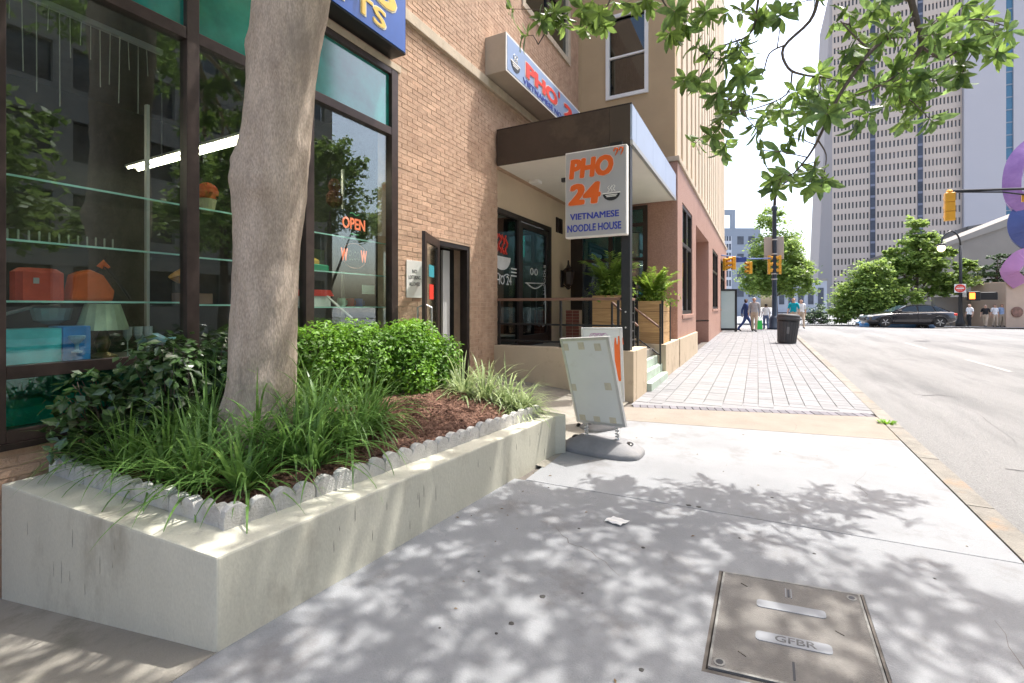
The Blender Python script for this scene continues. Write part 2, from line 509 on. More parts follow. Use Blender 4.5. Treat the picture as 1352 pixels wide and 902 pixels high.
# cover box cut out of the near slab
CT = [Vector((-.171, 2.835)), Vector((.465, 2.932)), Vector((.452, 2.153)), Vector((-.184, 2.056))]
g_ = .004
near_left = [(-2.06, -2), (-.2, -2), (-.20, 2.04), (-.187, 2.85), (-.187, J1(-.187) - g_), (-2.3, J1(-2.3) - g_), (-2.3, 1.3), (-2.06, 1.2)]
near_mid = [(-.2, -2), (.47, -2), (.468, 2.14), (-.20, 2.04)]
near_top = [(-.187, 2.85), (.481, 2.948), (.481, J1(.481) - g_), (-.187, J1(-.187) - g_)]
near_right = [(.47, -2), (kin(-2) - .006, -2), (kin(3.7) - .006, J1(1.35) - g_), (.481, J1(.481) - g_), (.481, 2.948), (.468, 2.14)]
mb = MB()
for poly in (near_left, near_mid, near_top, near_right):
    n = len(poly)
    mb.add([(x, y, zg(y)) for x, y in poly] + [(x, y, zg(y) - .05) for x, y in poly],
           [tuple(range(n))] + [(j, n + j, n + (j + 1) % n, (j + 1) % n) for j in range(n)])
mb.build('concrete_slab', mt['concrete'], walk)
mb = MB(); poly = [(-1.75, J1(-1.75) + g_), (kin(3.7) - .006, J1(1.35) + g_), (kin(6.4) - .006, S0(1.4) - .004), (-1.75, S0(-1.75) - .004)]
slab(poly, mt['concrete'], 'concrete_slab')
slab([(-1.75, S0(-1.75) + .003), (kin(6.4) - .004, S0(1.4) + .003), (kin(7.6), S1(1.42) - .005), (.75, S1(.75) - .005), (-1.75, S1(-1.75) - .005)], mt['aggregate'], 'aggregate_strip')

# kerb stones
y = -4.0
kl = [1.25, 1.1, 1.35, 1.2]
i = 0
while y < 31.5:
    L_ = kl[i % 4]; e = .006; i += 1
    y1 = min(31.6, y + L_)
    c = .016
    vs = []
    for yy in (y + e, y1 - e):
        o, n_ = KX(yy), kin(yy)
        z = zg(yy)
        vs += [(n_, yy, z - .16), (n_, yy, z + .003), (o - c, yy, z + .003), (o, yy, z - c), (o + .01, yy, z - .16)]
    fs = [(0, 1, 2, 3, 4), (9, 8, 7, 6, 5)] + [(k, 5 + k, 5 + (k + 1) % 5, (k + 1) % 5) for k in range(5)]
    MB().add(vs, fs).build('kerb_stone', mt['kerb'], walk)
    y = y1

# border bricks at the start of the paving, then the paver fields
def piece_mesh(name, sx, sy, mat, h=.03, b=.004):
    mb = MB().bbox(-sx / 2, sx / 2, -sy / 2, sy / 2, -h, 0, b)
    return mb.mesh(name, mat)
bm_ = piece_mesh('border_brick', .094, .2, mt['paver_d'])
ang = math.atan(.287)
x = -1.56
while x < 1.33:
    yy = S1(x) + .105
    inst('border_brick', bm_, walk, (x, yy, zg(yy) + .002 + R.uniform(-.0015, .0015)), (.008, 0, ang))
    x += .0985
pavers = []
def field(xa, nx, sx, sy, mat, kind, off=0):
    for k in range(nx):
        xc = xa + sx * (k + .5)
        yk = S1(xc) + .21 + .12
        yk = math.ceil(yk / sy) * sy
        while yk < 31.3:
            if xc + sx / 2 < kin(yk) + .02:
                pavers.append((xc, yk + sy / 2, sx, sy, mat, kind))
            yk += sy
field(-1.66, 2, .205, .205, 'paver', 'paver')
field(-1.25, 4, .265, .205, 'paver_l', 'paver')
field(-.19, 9, .2, .205, 'paver', 'paver')
# row that fills the wedge between the border and the grid
pm = {}
def vis(c, w, h):
    q = to_px(c)
    if q is None: return 0
    u, v, d = q
    if u < -60 or u > 1412 or v < -60 or v > 962: return 0
    return w * h / d ** 2 * 1e4
pavers.sort(key=lambda p: -vis((p[0], p[1], zg(p[1])), p[2], p[3] / max(1, to_px((p[0], p[1], 0))[2])))
rest = {}
for n_, (xc, yc, sx, sy, mat, kind) in enumerate(pavers):
    dz = R.uniform(-.002, .002)
    if n_ < 300:
        key = (sx, sy, mat)
        if key not in pm: pm[key] = piece_mesh('paver', sx - .007, sy - .007, mt[mat])
        inst('paver', pm[key], walk, (xc, yc, zg(yc) + dz), (.008 + R.uniform(-.004, .004), R.uniform(-.004, .004), 0))
    else:
        rest.setdefault(mat, MB()).box(xc - sx / 2 + .004, xc + sx / 2 - .004, yc - sy / 2 + .004, yc + sy / 2 - .004, zg(yc) - .03, zg(yc) + dz)
for k, mb in rest.items():
    mb.build('paving', mt[k], walk, kind='stuff')
# mortar wedge under the cut pieces
mb = MB()
poly = [(-1.66, S1(-1.66) + .2), (1.4, S1(1.4) + .2), (1.4, S1(1.4) + .62), (-1.66, S1(-1.66) + .62)]
mb.add([(x, y, zg(y) - .006) for x, y in poly], [(0, 1, 2, 3)])
mb.build('cut_paving', mt['paver'], walk)

# side slab that falls away in front of the planter, and the apron up to the doors
mb = MB()
vs = []
for y in (-3, -1, .4, 1.25):
    for k in range(7):
        x = -2.06 - .36 * k
        vs.append((x, y, zg(y) + .004 - .145 * max(0, (-x - 2.06)) - (.0 if k else .002)))
mb.add(vs, [(i * 7 + k, (i + 1) * 7 + k, (i + 1) * 7 + k + 1, i * 7 + k + 1) for i in range(3) for k in range(6)])
structure('side_path', mb, mt['slabdark'])
mb = MB()
vs = []
for y in (3.9, 5.0, 6.2, 7.2):
    for k in range(7):
        x = -1.72 - .42 * k
        vs.append((x, y, zg(y) + .003 + .095 * (-x - 1.72)))
mb.add(vs, [(i * 7 + k, (i + 1) * 7 + k, (i + 1) * 7 + k + 1, i * 7 + k + 1) for i in range(3) for k in range(6)])
structure('entry_apron', mb, mt['slabdark'])

# gum spots, litter, a weed at the kerb
gum = M('gum_spot', (.05, .048, .045), .8, .3, 40)
for (x, y, r_) in ((-.972, 2.18, .016), (-1.02, 1.93, .014), (-.62, 2.9, .013), (-1.38, 2.22, .008), (-1.05, 2.95, .01), (-.42, 1.93, .012), (-.8, 2.3, .007), (.1, 4.1, .012), (.3, 3.3, .01), (-1.05, 1.84, .008), (-.1, 3.3, .008), (-1.3, 1.75, .006), (.85, 3.3, .008), (-.45, 3.66, .02), (-.38, 3.665, .018)):
    pts = [(x + r_ * (1 + R.uniform(-.2, .2)) * math.cos(a), y + r_ * (1 + R.uniform(-.2, .2)) * math.sin(a)) for a in [2 * math.pi * k / 11 for k in range(11)]]
    MB().add([(a, b, zg(b) + .0005) for a, b in pts] + [((a + x) / 2, (b + y) / 2, zg(b) + .003) for a, b in pts],
             [tuple(range(11, 22))] + [(k, (k + 1) % 11, 11 + (k + 1) % 11, 11 + k) for k in range(11)]).build('gum_spot', gum, walk)
t = MB()
vs = []
for i in range(5):
    for k in range(5):
        vs.append((-.93 + .03 * i + .01 * k, 3.12 + .022 * k - .006 * i, zg(3) + .006 + .012 * abs(math.sin(1.7 * i + k)) + .004 * (k % 2)))
t.add(vs, [(i * 5 + k, (i + 1) * 5 + k, (i + 1) * 5 + k + 1, i * 5 + k + 1) for i in range(4) for k in range(4)])
o = t.build('litter_paper', mt['white'])
md = o.modifiers.new('solid', 'SOLIDIFY'); md.thickness = .002
tag(o, 'crumpled scrap of white paper lying on the dappled sidewalk', 'litter')
lf = M('dry_leaf', (.16, .1, .055), .9, .4, 30, c2=(.3, .2, .1))
for k in range(34):
    x, y = R.uniform(-1.7, 1.2), R.uniform(1.6, 6.5)
    if k < 12: x, y = -1.7 + .1 * (y - 4) + R.uniform(0, .15), R.uniform(1.9, 4.4)
    s_ = R.uniform(.006, .017); a = R.uniform(0, 6.28); z = zg(y) + .001
    c, d = math.cos(a) * s_, math.sin(a) * s_
    MB().add([(x - c, y - d, z), (x + d * .45, y - c * .45, z + .004), (x + c, y + d, z + .002), (x - d * .45, y + c * .45, z + .005)], [(0, 1, 2), (0, 2, 3)]).build('dry_leaf', lf, walk)
# hairline cracks in the slabs
for pts in (((-1.2, 2.9), (-1.05, 2.75), (-.9, 2.72), (-.62, 2.5)), ((.6, 4.2), (.75, 4.5), (.72, 4.8), (.95, 5.3)), ((.35, 6.25), (.42, 6.5), (.4, 6.8)), ((-.9, 4.7), (-.6, 4.82), (-.4, 4.75)), ((.75, 2.3), (.95, 2.6), (1.0, 3.1))):
    q = []
    for i in range(len(pts) - 1):
        for j in range(5):
            t_ = j / 5
            q.append((pts[i][0] + (pts[i + 1][0] - pts[i][0]) * t_ + R.uniform(-.012, .012), pts[i][1] + (pts[i + 1][1] - pts[i][1]) * t_ + R.uniform(-.012, .012)))
    vs = []
    for i, (x, y) in enumerate(q):
        w = .0012 * math.sin(math.pi * (i + .5) / len(q)) + .0004
        vs += [(x - w, y - w, zg(y) + .0006), (x + w, y + w, zg(y) + .0006)]
    MB().add(vs, [(2 * k, 2 * k + 1, 2 * k + 3, 2 * k + 2) for k in range(len(q) - 1)]).build('hairline_crack', mt['joint'], walk)
mb = MB()
for k in range(70):
    a = R.uniform(0, 6.28); r0 = R.uniform(0, .07)
    p = Vector((1.42 + r0 * math.cos(a) * 1.2, 7.25 + r0 * math.sin(a), zg(7.2)))
    d = Vector((math.cos(a), math.sin(a), R.uniform(.3, 1.2))).normalized() * R.uniform(.03, .08)
    s = Vector((-d.y, d.x, 0)).normalized() * .012
    mb.add([p, p + d * .5 + s, p + d, p + d * .5 - s], [(0, 1, 2, 3)])
tag(mb.build('weed', mt['box']), 'small green weed growing from the kerb joint', 'weed')

def spandrel():
    m = M('teal_spandrel_glass', (.015, .2, .155), .12, .5, 1.3, c2=(.03, .36, .29), spec=.9, coat=1.0)
    return m
mt['spandrel'] = spandrel()
# ------------------------------------------------------------------ the brick building
XW = -4.1
brick_b = thing('brick_building', (-4.1, 5.9, 0), 'tan brick shop building with dark framed display windows and stone band', 'building')
HOLES = [(-1.3, 4.6, .655, 4.515), (5.44, 6.34, -.5, 2.47), (7.23, 11.6, -.5, 4.06), (8.2, 10.83, 7.42, 9.7)]
def wall_cells(mb, x0, x1, ya, yb, za, zb, holes):
    yc = sorted({ya, yb} | {h[0] for h in holes} | {h[1] for h in holes})
    zc = sorted({za, zb} | {h[2] for h in holes} | {h[3] for h in holes})
    yc = [k for k in yc if ya <= k <= yb]; zc = [k for k in zc if za <= k <= zb]
    for i in range(len(yc) - 1):
        for j in range(len(zc) - 1):
            cy, cz = (yc[i] + yc[i + 1]) / 2, (zc[j] + zc[j + 1]) / 2
            if any(h[0] < cy < h[1] and h[2] < cz < h[3] for h in holes): continue
            mb.box(x0, x1, yc[i], yc[i + 1], zc[j], zc[j + 1])
mb = MB()
wall_cells(mb, -4.42, XW - .0045, -6, 11.5, -.5, 12, HOLES)
mb.build('wall', mt['mortar'], brick_b)
# every brick of the street front
BL, BH, JT = .2, .057, .0095
bricks = []
z = -.42
k = 0
while z < 10.6:
    yy = -2 - (BL + JT) / 2 * (k % 2)
    while yy < 11.5:
        segs = [(yy, min(yy + BL, 11.49))]
        for h in HOLES:
            if h[2] - .01 < z + BH / 2 < h[3] + .02:
                ns = []
                for a, b in segs:
                    if b <= h[0] or a >= h[1]: ns.append((a, b))
                    else:
                        if a < h[0]: ns.append((a, h[0] - .002))
                        if b > h[1]: ns.append((h[1] + .002, b))
                segs = ns
        if 5.235 < z + BH and z < 5.42: segs = []
        if -1.3 < yy < 4.62 and 4.5 < z + BH and z < 4.6: segs = []
        for a, b in segs:
            if b - a > .03: bricks.append((a, b, z))
        yy += BL + JT
    z += BH + JT
    k += 1
def bpx(b):
    a = to_px((XW, b[0], b[2])); c = to_px((XW, b[1], b[2] + BH))
    if a is None or c is None: return 0
    if c[0] < 508 or a[0] > 800 or c[1] < -10: return 0
    if a[0] < 590 and a[1] > 470: return 0
    return abs(c[0] - a[0]) * BH / c[2]
bricks.sort(key=lambda b: -bpx(b))
bmesh_full = MB().bbox(-.02, 0, -BL / 2, BL / 2, -BH / 2, BH / 2, .003)
bfull = bmesh_full.mesh('brick', mt['brick'])
cnt = 0
restb = MB()
for a, b, z in bricks:
    dx = R.uniform(-.0025, .002)
    if cnt < 300 and abs(b - a - BL) < .001 and bpx((a, b, z)) > 0:
        inst('brick', bfull, brick_b, (XW + dx, (a + b) / 2, z + BH / 2), (R.uniform(-.008, .008), 0, R.uniform(-.006, .006)))
        cnt += 1
    else:
        restb.box(XW - .02, XW + dx, a, b, z, z + BH)
restb.build('brickwork', mt['brick_far'], brick_b, kind='stuff')
# stone band, lintel over the shop window, brick lip
mb = MB().box(XW - .03, XW + .05, -6, 11.49, 5.25, 5.4)
mb.build('stone_band', mt['limestone'], brick_b, bevel=.008)
mb = MB().box(XW - .03, XW + .022, -1.3, 4.66, 4.515, 4.595)
mb.build('window_lintel', mt['limestone'], brick_b, bevel=.005)
# shop front window: frame members, glass
fx0, fx1 = XW - .09, XW + .015
win = MB()
for (a, b) in ((-1.3, -1.2), (-.05, .05), (1.0, 1.085), (2.11, 2.205), (3.235, 3.335), (4.5, 4.6)):
    win.box(fx0, fx1, a, b, .655, 4.515)
muls = [(-1.2, -.05), (.05, 1.0), (1.085, 2.11), (2.205, 3.235), (3.335, 4.5)]
for a, b in muls:
    win.box(fx0 + .004, fx1 - .004, a, b, 3.67, 3.765)
    win.box(fx0 + .004, fx1 - .004, a, b, 1.05, 1.13)
    win.box(fx0 + .004, fx1 - .004, a, b, .655, .73)
    win.box(fx0 + .004, fx1 - .004, a, b, 4.44, 4.515)
wf = win.build('window_frame', mt['bronze_l'], brick_b, bevel=.004)
for a, b in muls:
    MB().box(XW - .045, XW - .037, a, b, 1.13, 3.67).build('pane', mt['glass'], wf)
    MB().box(XW - .045, XW - .037, a, b, 3.765, 4.44).build('pane', mt['spandrel'], wf)
    MB().box(XW - .045, XW - .037, a, b, .73, 1.05).build('pane', mt['glass_teal'], wf)
MB().box(XW - .02, XW + .035, -1.3, 4.6, .615, .655).build('window_sill', mt['bronze'], brick_b, bevel=.004)
# dark inner edge of the jamb next to the brick
MB().box(XW - .09, XW + .004, 4.6, 4.625, .655, 4.515).build('jamb_seal', mt['black'], brick_b)
# the room behind
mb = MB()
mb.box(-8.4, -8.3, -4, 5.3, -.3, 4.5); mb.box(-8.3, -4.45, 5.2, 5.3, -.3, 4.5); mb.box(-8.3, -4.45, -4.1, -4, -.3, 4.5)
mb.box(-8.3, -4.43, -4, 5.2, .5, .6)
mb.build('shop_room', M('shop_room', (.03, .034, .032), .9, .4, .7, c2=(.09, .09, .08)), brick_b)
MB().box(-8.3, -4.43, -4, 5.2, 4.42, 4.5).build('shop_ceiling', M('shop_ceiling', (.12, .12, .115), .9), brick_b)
shelf = MB(); 
for (a, b, zz) in ((-1.2, 2.15, 2.36), (-1.2, 2.15, 1.94), (-1.2, 2.15, 1.54), (2.17, 3.28, 2.36), (2.17, 3.28, 1.93), (2.17, 3.28, 1.52), (3.3, 4.6, 2.32), (3.3, 4.6, 1.9), (3.3, 4.6, 1.5)):
    sh_ = MB().box(-4.85, -4.284, a, b, zz - .012, zz).build('glass_shelf', mt['glass'], brick_b)
    MB().box(-4.283, -4.275, a, b, zz - .013, zz + .001).build('shelf_edge', mt['glass_edge'], sh_)
MB().box(-4.95, -4.2, -1.2, 4.6, 1.06, 1.1).build('display_deck', M('display_deck', (.1, .085, .075), .7), brick_b)
for yy in (2.16, 3.29, 4.38):
    MB().box(-4.84, -4.8, yy - .012, yy + .012, 1.1, 3.3).build('shelf_upright', mt['alu'], brick_b)

# side door of the shop: frame in the wall, the leaf stands open outward
df = MB()
df.box(XW - .16, XW - .02, 5.44, 5.5, .15, 2.47); df.box(XW - .16, XW - .02, 6.28, 6.34, .15, 2.47); df.box(XW - .16, XW - .02, 5.5, 6.28, 2.40, 2.47)
df.build('door_frame', mt['bronze'], brick_b, bevel=.004)
MB().box(-5.6, -4.43, 5.4, 5.44, .1, 2.6).build('passage_wall', mt['dark'], brick_b)
MB().box(-5.7, -5.6, 5.3, 6.6, .1, 2.6).build('passage_end', mt['dark'], brick_b)
MB().box(-5.6, -4.43, 6.34, 6.4, .1, 2.6).build('passage_wall', mt['dark'], brick_b)
MB().box(-5.6, -4.43, 5.44, 6.34, 2.5, 2.6).build('passage_ceiling', mt['dark'], brick_b)
MB().box(-5.6, -4.1, 5.44, 6.34, .1, .22).build('door_step', mt['slabdark'], brick_b)
MB().box(-4.36, -4.32, 5.9, 6.08, .22, 2.38).build('door_panel', mt['grey'], brick_b)
# leaf seen nearly edge-on: hinged at the near jamb, swung out past square
leaf = Matrix.Translation((XW + .02, 5.46, 0)) @ Matrix.Rotation(rad(-66), 4, 'Z')
dl = MB()
dl.box(0, .1, -.022, .022, .28, 2.46, leaf); dl.box(.74, .84, -.022, .022, .28, 2.46, leaf)
dl.box(.1, .74, -.021, .021, 2.34, 2.455, leaf); dl.box(.1, .74, -.021, .021, .285, .5, leaf)
door = dl.build('door', mt['bronze_l'], brick_b, bevel=.003)
MB().box(.1, .74, -.004, .004, .5, 2.34, leaf).build('pane', mt['glass'], door)
for s_ in (-1, 1):
    hp = [leaf @ Vector(p) for p in ((.78, .022 * s_, 1.52), (.78, .09 * s_, 1.49), (.78, .09 * s_, 1.07), (.78, .022 * s_, 1.04))]
    MB().tube(hp, .012, 8).build('handle', mt['alu'], door)
MB().box(.3, .58, .006, .009, 1.9, 2.06, leaf).build('sticker', M('teal_sticker', (.05, .3, .36), .5), door)
MB().box(.33, .56, .006, .009, 1.6, 1.8, leaf).build('sticker', mt['red_l'], door)
# upper window of the brick front
mb = MB()
mb.box(XW - .08, XW + .03, 8.2, 8.32, 7.42, 9.7); mb.box(XW - .08, XW + .03, 10.68, 10.83, 7.42, 9.7)
mb.box(XW - .08, XW + .03, 8.32, 10.68, 7.42, 7.55); mb.box(XW - .08, XW + .03, 8.32, 10.68, 9.57, 9.7)
uf = mb.build('window_surround', mt['limestone'], brick_b, bevel=.006)
MB().box(XW - .06, XW - .045, 8.32, 10.68, 7.55, 9.57).build('pane', mt['glass_dark'], uf)
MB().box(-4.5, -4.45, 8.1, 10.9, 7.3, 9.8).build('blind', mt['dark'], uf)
mb = MB(); mb.box(XW - .05, XW + .0, 9.46, 9.54, 7.55, 9.57); mb.box(XW - .05, XW - .001, 8.32, 10.68, 8.5, 8.56)
mb.build('mullion', mt['bronze'], uf)

# recessed restaurant front under the canopy
XR = -4.3
mb = MB()
mb.box(XR - .2, XR, 10.12, 11.5, .6, 4.06); mb.box(XR - .2, XR, 7.23, 10.12, 3.36, 4.06)
mb.build('recess_wall', mt['cream'], brick_b)
MB().box(-4.42, -4.1, 7.23, 11.5, 4.061, 4.2).build('recess_header', mt['cream'], brick_b)
ff = MB()
for a, b in ((7.23, 7.3), (8.42, 8.52), (9.98, 10.12)): ff.box(XR - .08, XR + .02, a, b, .66, 3.36)
ff.box(XR - .078, XR + .018, 7.3, 8.42, 3.26, 3.36); ff.box(XR - .078, XR + .018, 8.52, 9.98, 3.26, 3.36)
ff.box(XR - .078, XR + .018, 7.3, 8.42, .66, .76)
fr = ff.build('storefront_frame', mt['bronze'], brick_b, bevel=.004)
MB().box(XR - .03, XR - .022, 7.3, 8.42, .76, 3.26).build('pane', mt['glass_dark'], fr)
dd = MB(); dd.box(XR - .05, XR + .01, 8.53, 8.63, .68, 3.24); dd.box(XR - .05, XR + .01, 9.87, 9.97, .68, 3.24)
dd.box(XR - .049, XR + .009, 8.63, 9.87, 3.13, 3.24); dd.box(XR - .049, XR + .009, 8.63, 9.87, .68, .9)
gd = dd.build('glass_door', mt['bronze'], brick_b, bevel=.003)
MB().box(XR - .03, XR - .022, 8.63, 9.87, .9, 3.13).build('pane', mt['glass_dark'], gd)
MB().tube([(XR + .01, 9.62, 2.0), (XR + .08, 9.6, 1.95), (XR + .09, 9.6, 1.5), (XR + .08, 9.62, 1.1), (XR + .01, 9.62, 1.05)], .016, 8).build('handle', mt['alu'], gd)
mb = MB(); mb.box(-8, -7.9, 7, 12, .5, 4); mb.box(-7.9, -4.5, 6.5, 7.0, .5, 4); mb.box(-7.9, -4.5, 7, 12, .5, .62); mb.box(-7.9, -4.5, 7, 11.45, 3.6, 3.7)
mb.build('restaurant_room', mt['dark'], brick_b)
# window decals: bowl, noodles, numerals
RY, UZ = (0, 1, 0), (0, 0, 1)
dec = M('white_decal', (.75, .75, .74), .6)
text('PHO 24', .72, .18, (XR + .0, 7.42, 1.92), RY, UZ, dec, fr, .002, .012)
def bowl_poly(w, h, n=14):
    return [(w / 2 * math.cos(math.pi + math.pi * k / n), h * math.sin(math.pi + math.pi * k / n)) for k in range(n + 1)]
MB().prism([(x + .55, y + 2.46) for x, y in [(-.36, 0)] + [(.36 * math.cos(math.pi + math.pi * k / 12), .26 * math.sin(math.pi + math.pi * k / 12)) for k in range(13)]], (XR - .02, 7.23, 0), RY, UZ, .002).build('bowl_decal', dec, fr)
for k in range(4):
    pts = [(XR - .01, 7.55 + .13 * k + .05 * math.sin(q * 1.3 + k), 2.52 + .05 * q) for q in range(8)]
    MB().tube(pts, .022, 5).build('noodle_decal', mt['red_l'], fr)
MB().tube([(XR - .01, 7.5 + .06 * q, 2.1 + .03 * math.sin(q)) for q in range(10)], .012, 5).build('saucer_decal', dec, fr)
MB().tube([(XR - .01, 8.85 + .09 * q, 2.0 - .1 * math.sin(math.pi * q / 9)) for q in range(10)], .014, 5).build('bowl_decal', dec, gd)
MB().tube([(XR - .01, 8.8, 2.0 ), (XR - .01, 9.75, 2.03)], .012, 5).build('bowl_decal', dec, gd)
for k in range(2):
    MB().tube([(XR - .01, 9.1 + .22 * k + .07 * math.cos(q * .8), 2.26 + .07 * math.sin(q * .8)) for q in range(9)], .011, 5).build('steam_decal', dec, gd)
text('24 NOODLE', .9, .1, (XR + .0, 9.81, 1.55), (0, 0, 1), (0, -1, 0), dec, gd, .002, .01)
for k in range(3): MB().box(XR + .0, XR + .002, 8.12, 8.36, 2.1 + .07 * k, 2.125 + .07 * k).build('hours_decal', dec, fr)
# ------------------------------------------------------------------ corner building (stucco, pink granite, ribbed upper floors)
XP = -1.66
YB = 11.5
cb = thing('corner_building', (-3, 20, 0), 'pink granite building with beige ribbed upper floors beyond the porch', 'building')
mb = MB()
HW = [(-3.32, -2.39, 6.77, 8.69)]
def wall_cells_y(mb, y0, y1, xa, xb, za, zb, holes):
    xc = sorted({xa, xb} | {h[0] for h in holes} | {h[1] for h in holes})
    zc = sorted({za, zb} | {h[2] for h in holes} | {h[3] for h in holes})
    for i in range(len(xc) - 1):
        for j in range(len(zc) - 1):
            cx, cz = (xc[i] + xc[i + 1]) / 2, (zc[j] + zc[j + 1]) / 2
            if any(h[0] < cx < h[1] and h[2] < cz < h[3] for h in holes): continue
            mb.box(xc[i], xc[i + 1], y0, y1, zc[j], zc[j + 1])
wall_cells_y(mb, YB, YB + .3, -4.4, XP - .06, 5.05, 22, HW)
mb.build('stucco_wall', mt['stucco'], cb)
MB().box(-4.1, XP + .02, YB - .03, YB + .32, 4.93, 5.05).build('stucco_ledge', mt['limestone'], cb, bevel=.01)
MB().box(-4.098, -4.06, YB - .04, YB, 5.05, 16).build('downpipe', mt['stucco'], cb)
# sash window in the stucco
mb = MB()
mb.box(-3.38, -3.29, YB - .04, YB + .1, 6.68, 8.78); mb.box(-2.42, -2.33, YB - .04, YB + .1, 6.68, 8.78)
mb.box(-3.29, -2.42, YB - .04, YB + .1, 8.69, 8.78); mb.box(-3.29, -2.42, YB - .05, YB + .1, 6.68, 6.77)
mb.box(-3.29, -2.42, YB - .0, YB + .08, 7.7, 7.75)
uf = mb.build('window_frame', mt['white'], cb, bevel=.006)
MB().box(-3.29, -2.42, YB + .05, YB + .058, 6.77, 7.7).build('pane', mt['glass_dark'], uf)
MB().box(-3.29, -2.42, YB + .05, YB + .058, 7.75, 8.69).build('pane', mt['glass_dark'], uf)
MB().box(-3.6, -2.2, YB + .32, YB + .36, 6.5, 9).build('blind', mt['dark'], cb)
# granite wall under the canopy, glazing next to the recess
mb = MB()
mb.box(-2.35, XP - .352, YB, YB + .5, -.2, 4.93); mb.box(-4.3, -2.35, YB, YB + .4, 3.95, 4.93)
mb.build('granite_return', mt['granite'], cb)
gf = MB()
for a, b in ((-4.42, -3.98), (-3.3, -3.2), (-2.45, -2.35)): gf.box(a, b, YB - .06, YB + .06, .66, 3.95)
for a, b in ((-3.98, -3.3), (-3.2, -2.45)):
    gf.box(a, b, YB - .055, YB + .055, 3.46, 3.54); gf.box(a, b, YB - .055, YB + .055, 2.62, 2.7); gf.box(a, b, YB - .055, YB + .055, 3.87, 3.95)
    gf.box(a, b, YB - .055, YB + .055, .66, .78)
gfo = gf.build('glazing_frame', mt['bronze'], cb)
for a, b in ((-3.98, -3.3), (-3.2, -2.45)):
    for z0, z1 in ((.78, 2.62), (2.7, 3.46), (3.54, 3.87)):
        MB().box(a, b, YB - .004, YB + .004, z0, z1).build('pane', mt['glass_teal'] if z0 > 1 else mt['glass'], gfo)
MB().box(-5.5, -1.75, YB + 2.5, YB + 2.6, .5, 4.9).build('back_wall', mt['dark'], cb)
# street front in granite: windows and a deep entrance
GH = [(12.3, 14.3, 1.3, 4.12), (15.2, 19.4, -.5, 4.0), (21.2, 24.2, 1.4, 3.95), (26, 29.5, 1.4, 3.95)]
mb = MB()
wall_cells(mb, XP - .35, XP, YB + .003, 31, -.3, 4.93, GH)
mb.build('granite_front', mt['granite'], cb)
MB().box(XP - .4, XP + .045, YB - .02, 31.1, 4.93, 5.05).build('granite_cornice', mt['limestone'], cb, bevel=.012)
mb = MB(); mb.box(XP - 1.6, XP - 1.5, 15.2, 19.4, 0, 4.0); mb.box(XP - 1.5, XP - .35, 15.15, 15.2, 0, 4); mb.box(XP - 1.5, XP - .35, 19.4, 19.45, 0, 4); mb.box(XP - 1.5, XP - .35, 15.2, 19.4, 4.0, 4.05)
mb.build('entrance_recess', mt['granite'], cb)
MB().tube([(XP - .6, 18.9, .95), (XP - .05, 18.9, .98), (XP + .05, 18.6, .98)], .03, 8).build('entrance_handrail', mt['bronze'], cb)
for (a, b, z0, z1) in (GH[0], GH[2], GH[3]):
    f = MB()
    n = 2
    f.box(XP - .12, XP - .02, a, a + .1, z0, z1); f.box(XP - .12, XP - .02, b - .1, b, z0, z1)
    f.box(XP - .118, XP - .022, (a + b) / 2 - .05, (a + b) / 2 + .05, z0, z1)
    for zz in (z0, z0 + (z1 - z0) * .62, z1 - .1):
        f.box(XP - .119, XP - .021, a + .1, b - .1, zz, zz + .1)
    fo = f.build('window_frame', mt['bronze'], cb)
    m_ = (a + b) / 2
    zm = z0 + (z1 - z0) * .62
    for c, d in ((a + .1, m_ - .05), (m_ + .05, b - .1)):
        MB().box(XP - .075, XP - .067, c, d, z0 + .1, zm).build('pane', mt['glass_dark'], fo)
        MB().box(XP - .075, XP - .067, c, d, zm + .1, z1 - .1).build('pane', mt['glass_teal'], fo)
    MB().box(XP - .36, XP + .03, a - .08, b + .08, z0 - .1, z0 - .003).build('window_sill', mt['granite'], cb, bevel=.008)
    MB().box(XP - 1.2, XP - 1.1, a - .2, b + .2, z0 - .2, z1 + .2).build('blind', mt['dark'], cb)
# ribbed upper floors
mb = MB().box(XP - .5, XP - .3, YB + .3, 31, 5.05, 22)
mb.build('upper_wall', mt['rib'], cb)
yy = YB + .301
while yy < 30.4:
    MB().box(XP - .5, XP - .05, yy, yy + .62, 5.05, 22).build('rib', mt['rib'], cb, bevel=.02)
    MB().box(XP - .3, XP - .2, yy + .62, yy + .98, 5.05, 22).build('rib_infill', mt['rib'], cb)
    yy += .98
MB().box(-9, XP - .5, YB + .31, 31, 5.05, 22).build('mass', mt['rib'], cb)
MB().box(-9, XP - .36, 30.7, 31, -.3, 5.05).build('end_wall', mt['granite'], cb)

# ------------------------------------------------------------------ porch: walls, floor, steps
pw = thing('porch', (-1.76, 7.5, 0), 'beige painted concrete porch base with steps up from the sidewalk', 'porch')
MB().box(-4.1, -1.66, 7.1, 7.3, -.05, .825).build('front_wall', mt['porch'], pw, bevel=.008)
MB().box(-1.86, -1.657, 7.302, 8.06, -.05, .823).build('side_wall', mt['porch'], pw, bevel=.008)
MB().box(-4.3, -1.86, 7.3, 11.48, -.05, .665).build('porch_floor', mt['slabdark'], pw)
step_m = M('mint_painted_step', (.42, .5, .42), .8, .12, 3, .2, 60, stain=((.3, .3, .26), 4, .5, .8))
for k in range(3):
    MB().box(-1.858 - .0, -1.60 - .0 - .09 * k + (.02 if k == 0 else 0), 8.062, 9.7, -.05 if k == 0 else .2 + .16 * (k - 1), .2 + .16 * k).build('step', step_m, pw, bevel=.01)
rw = thing('raised_bed_wall', (-1.76, 12, 0), 'low beige wall along the sidewalk below the pink granite', 'wall')
MB().box(-2.9, -1.62, 9.702, 11.48, -.05, .74).build('wall', mt['porch'], rw, bevel=.008)
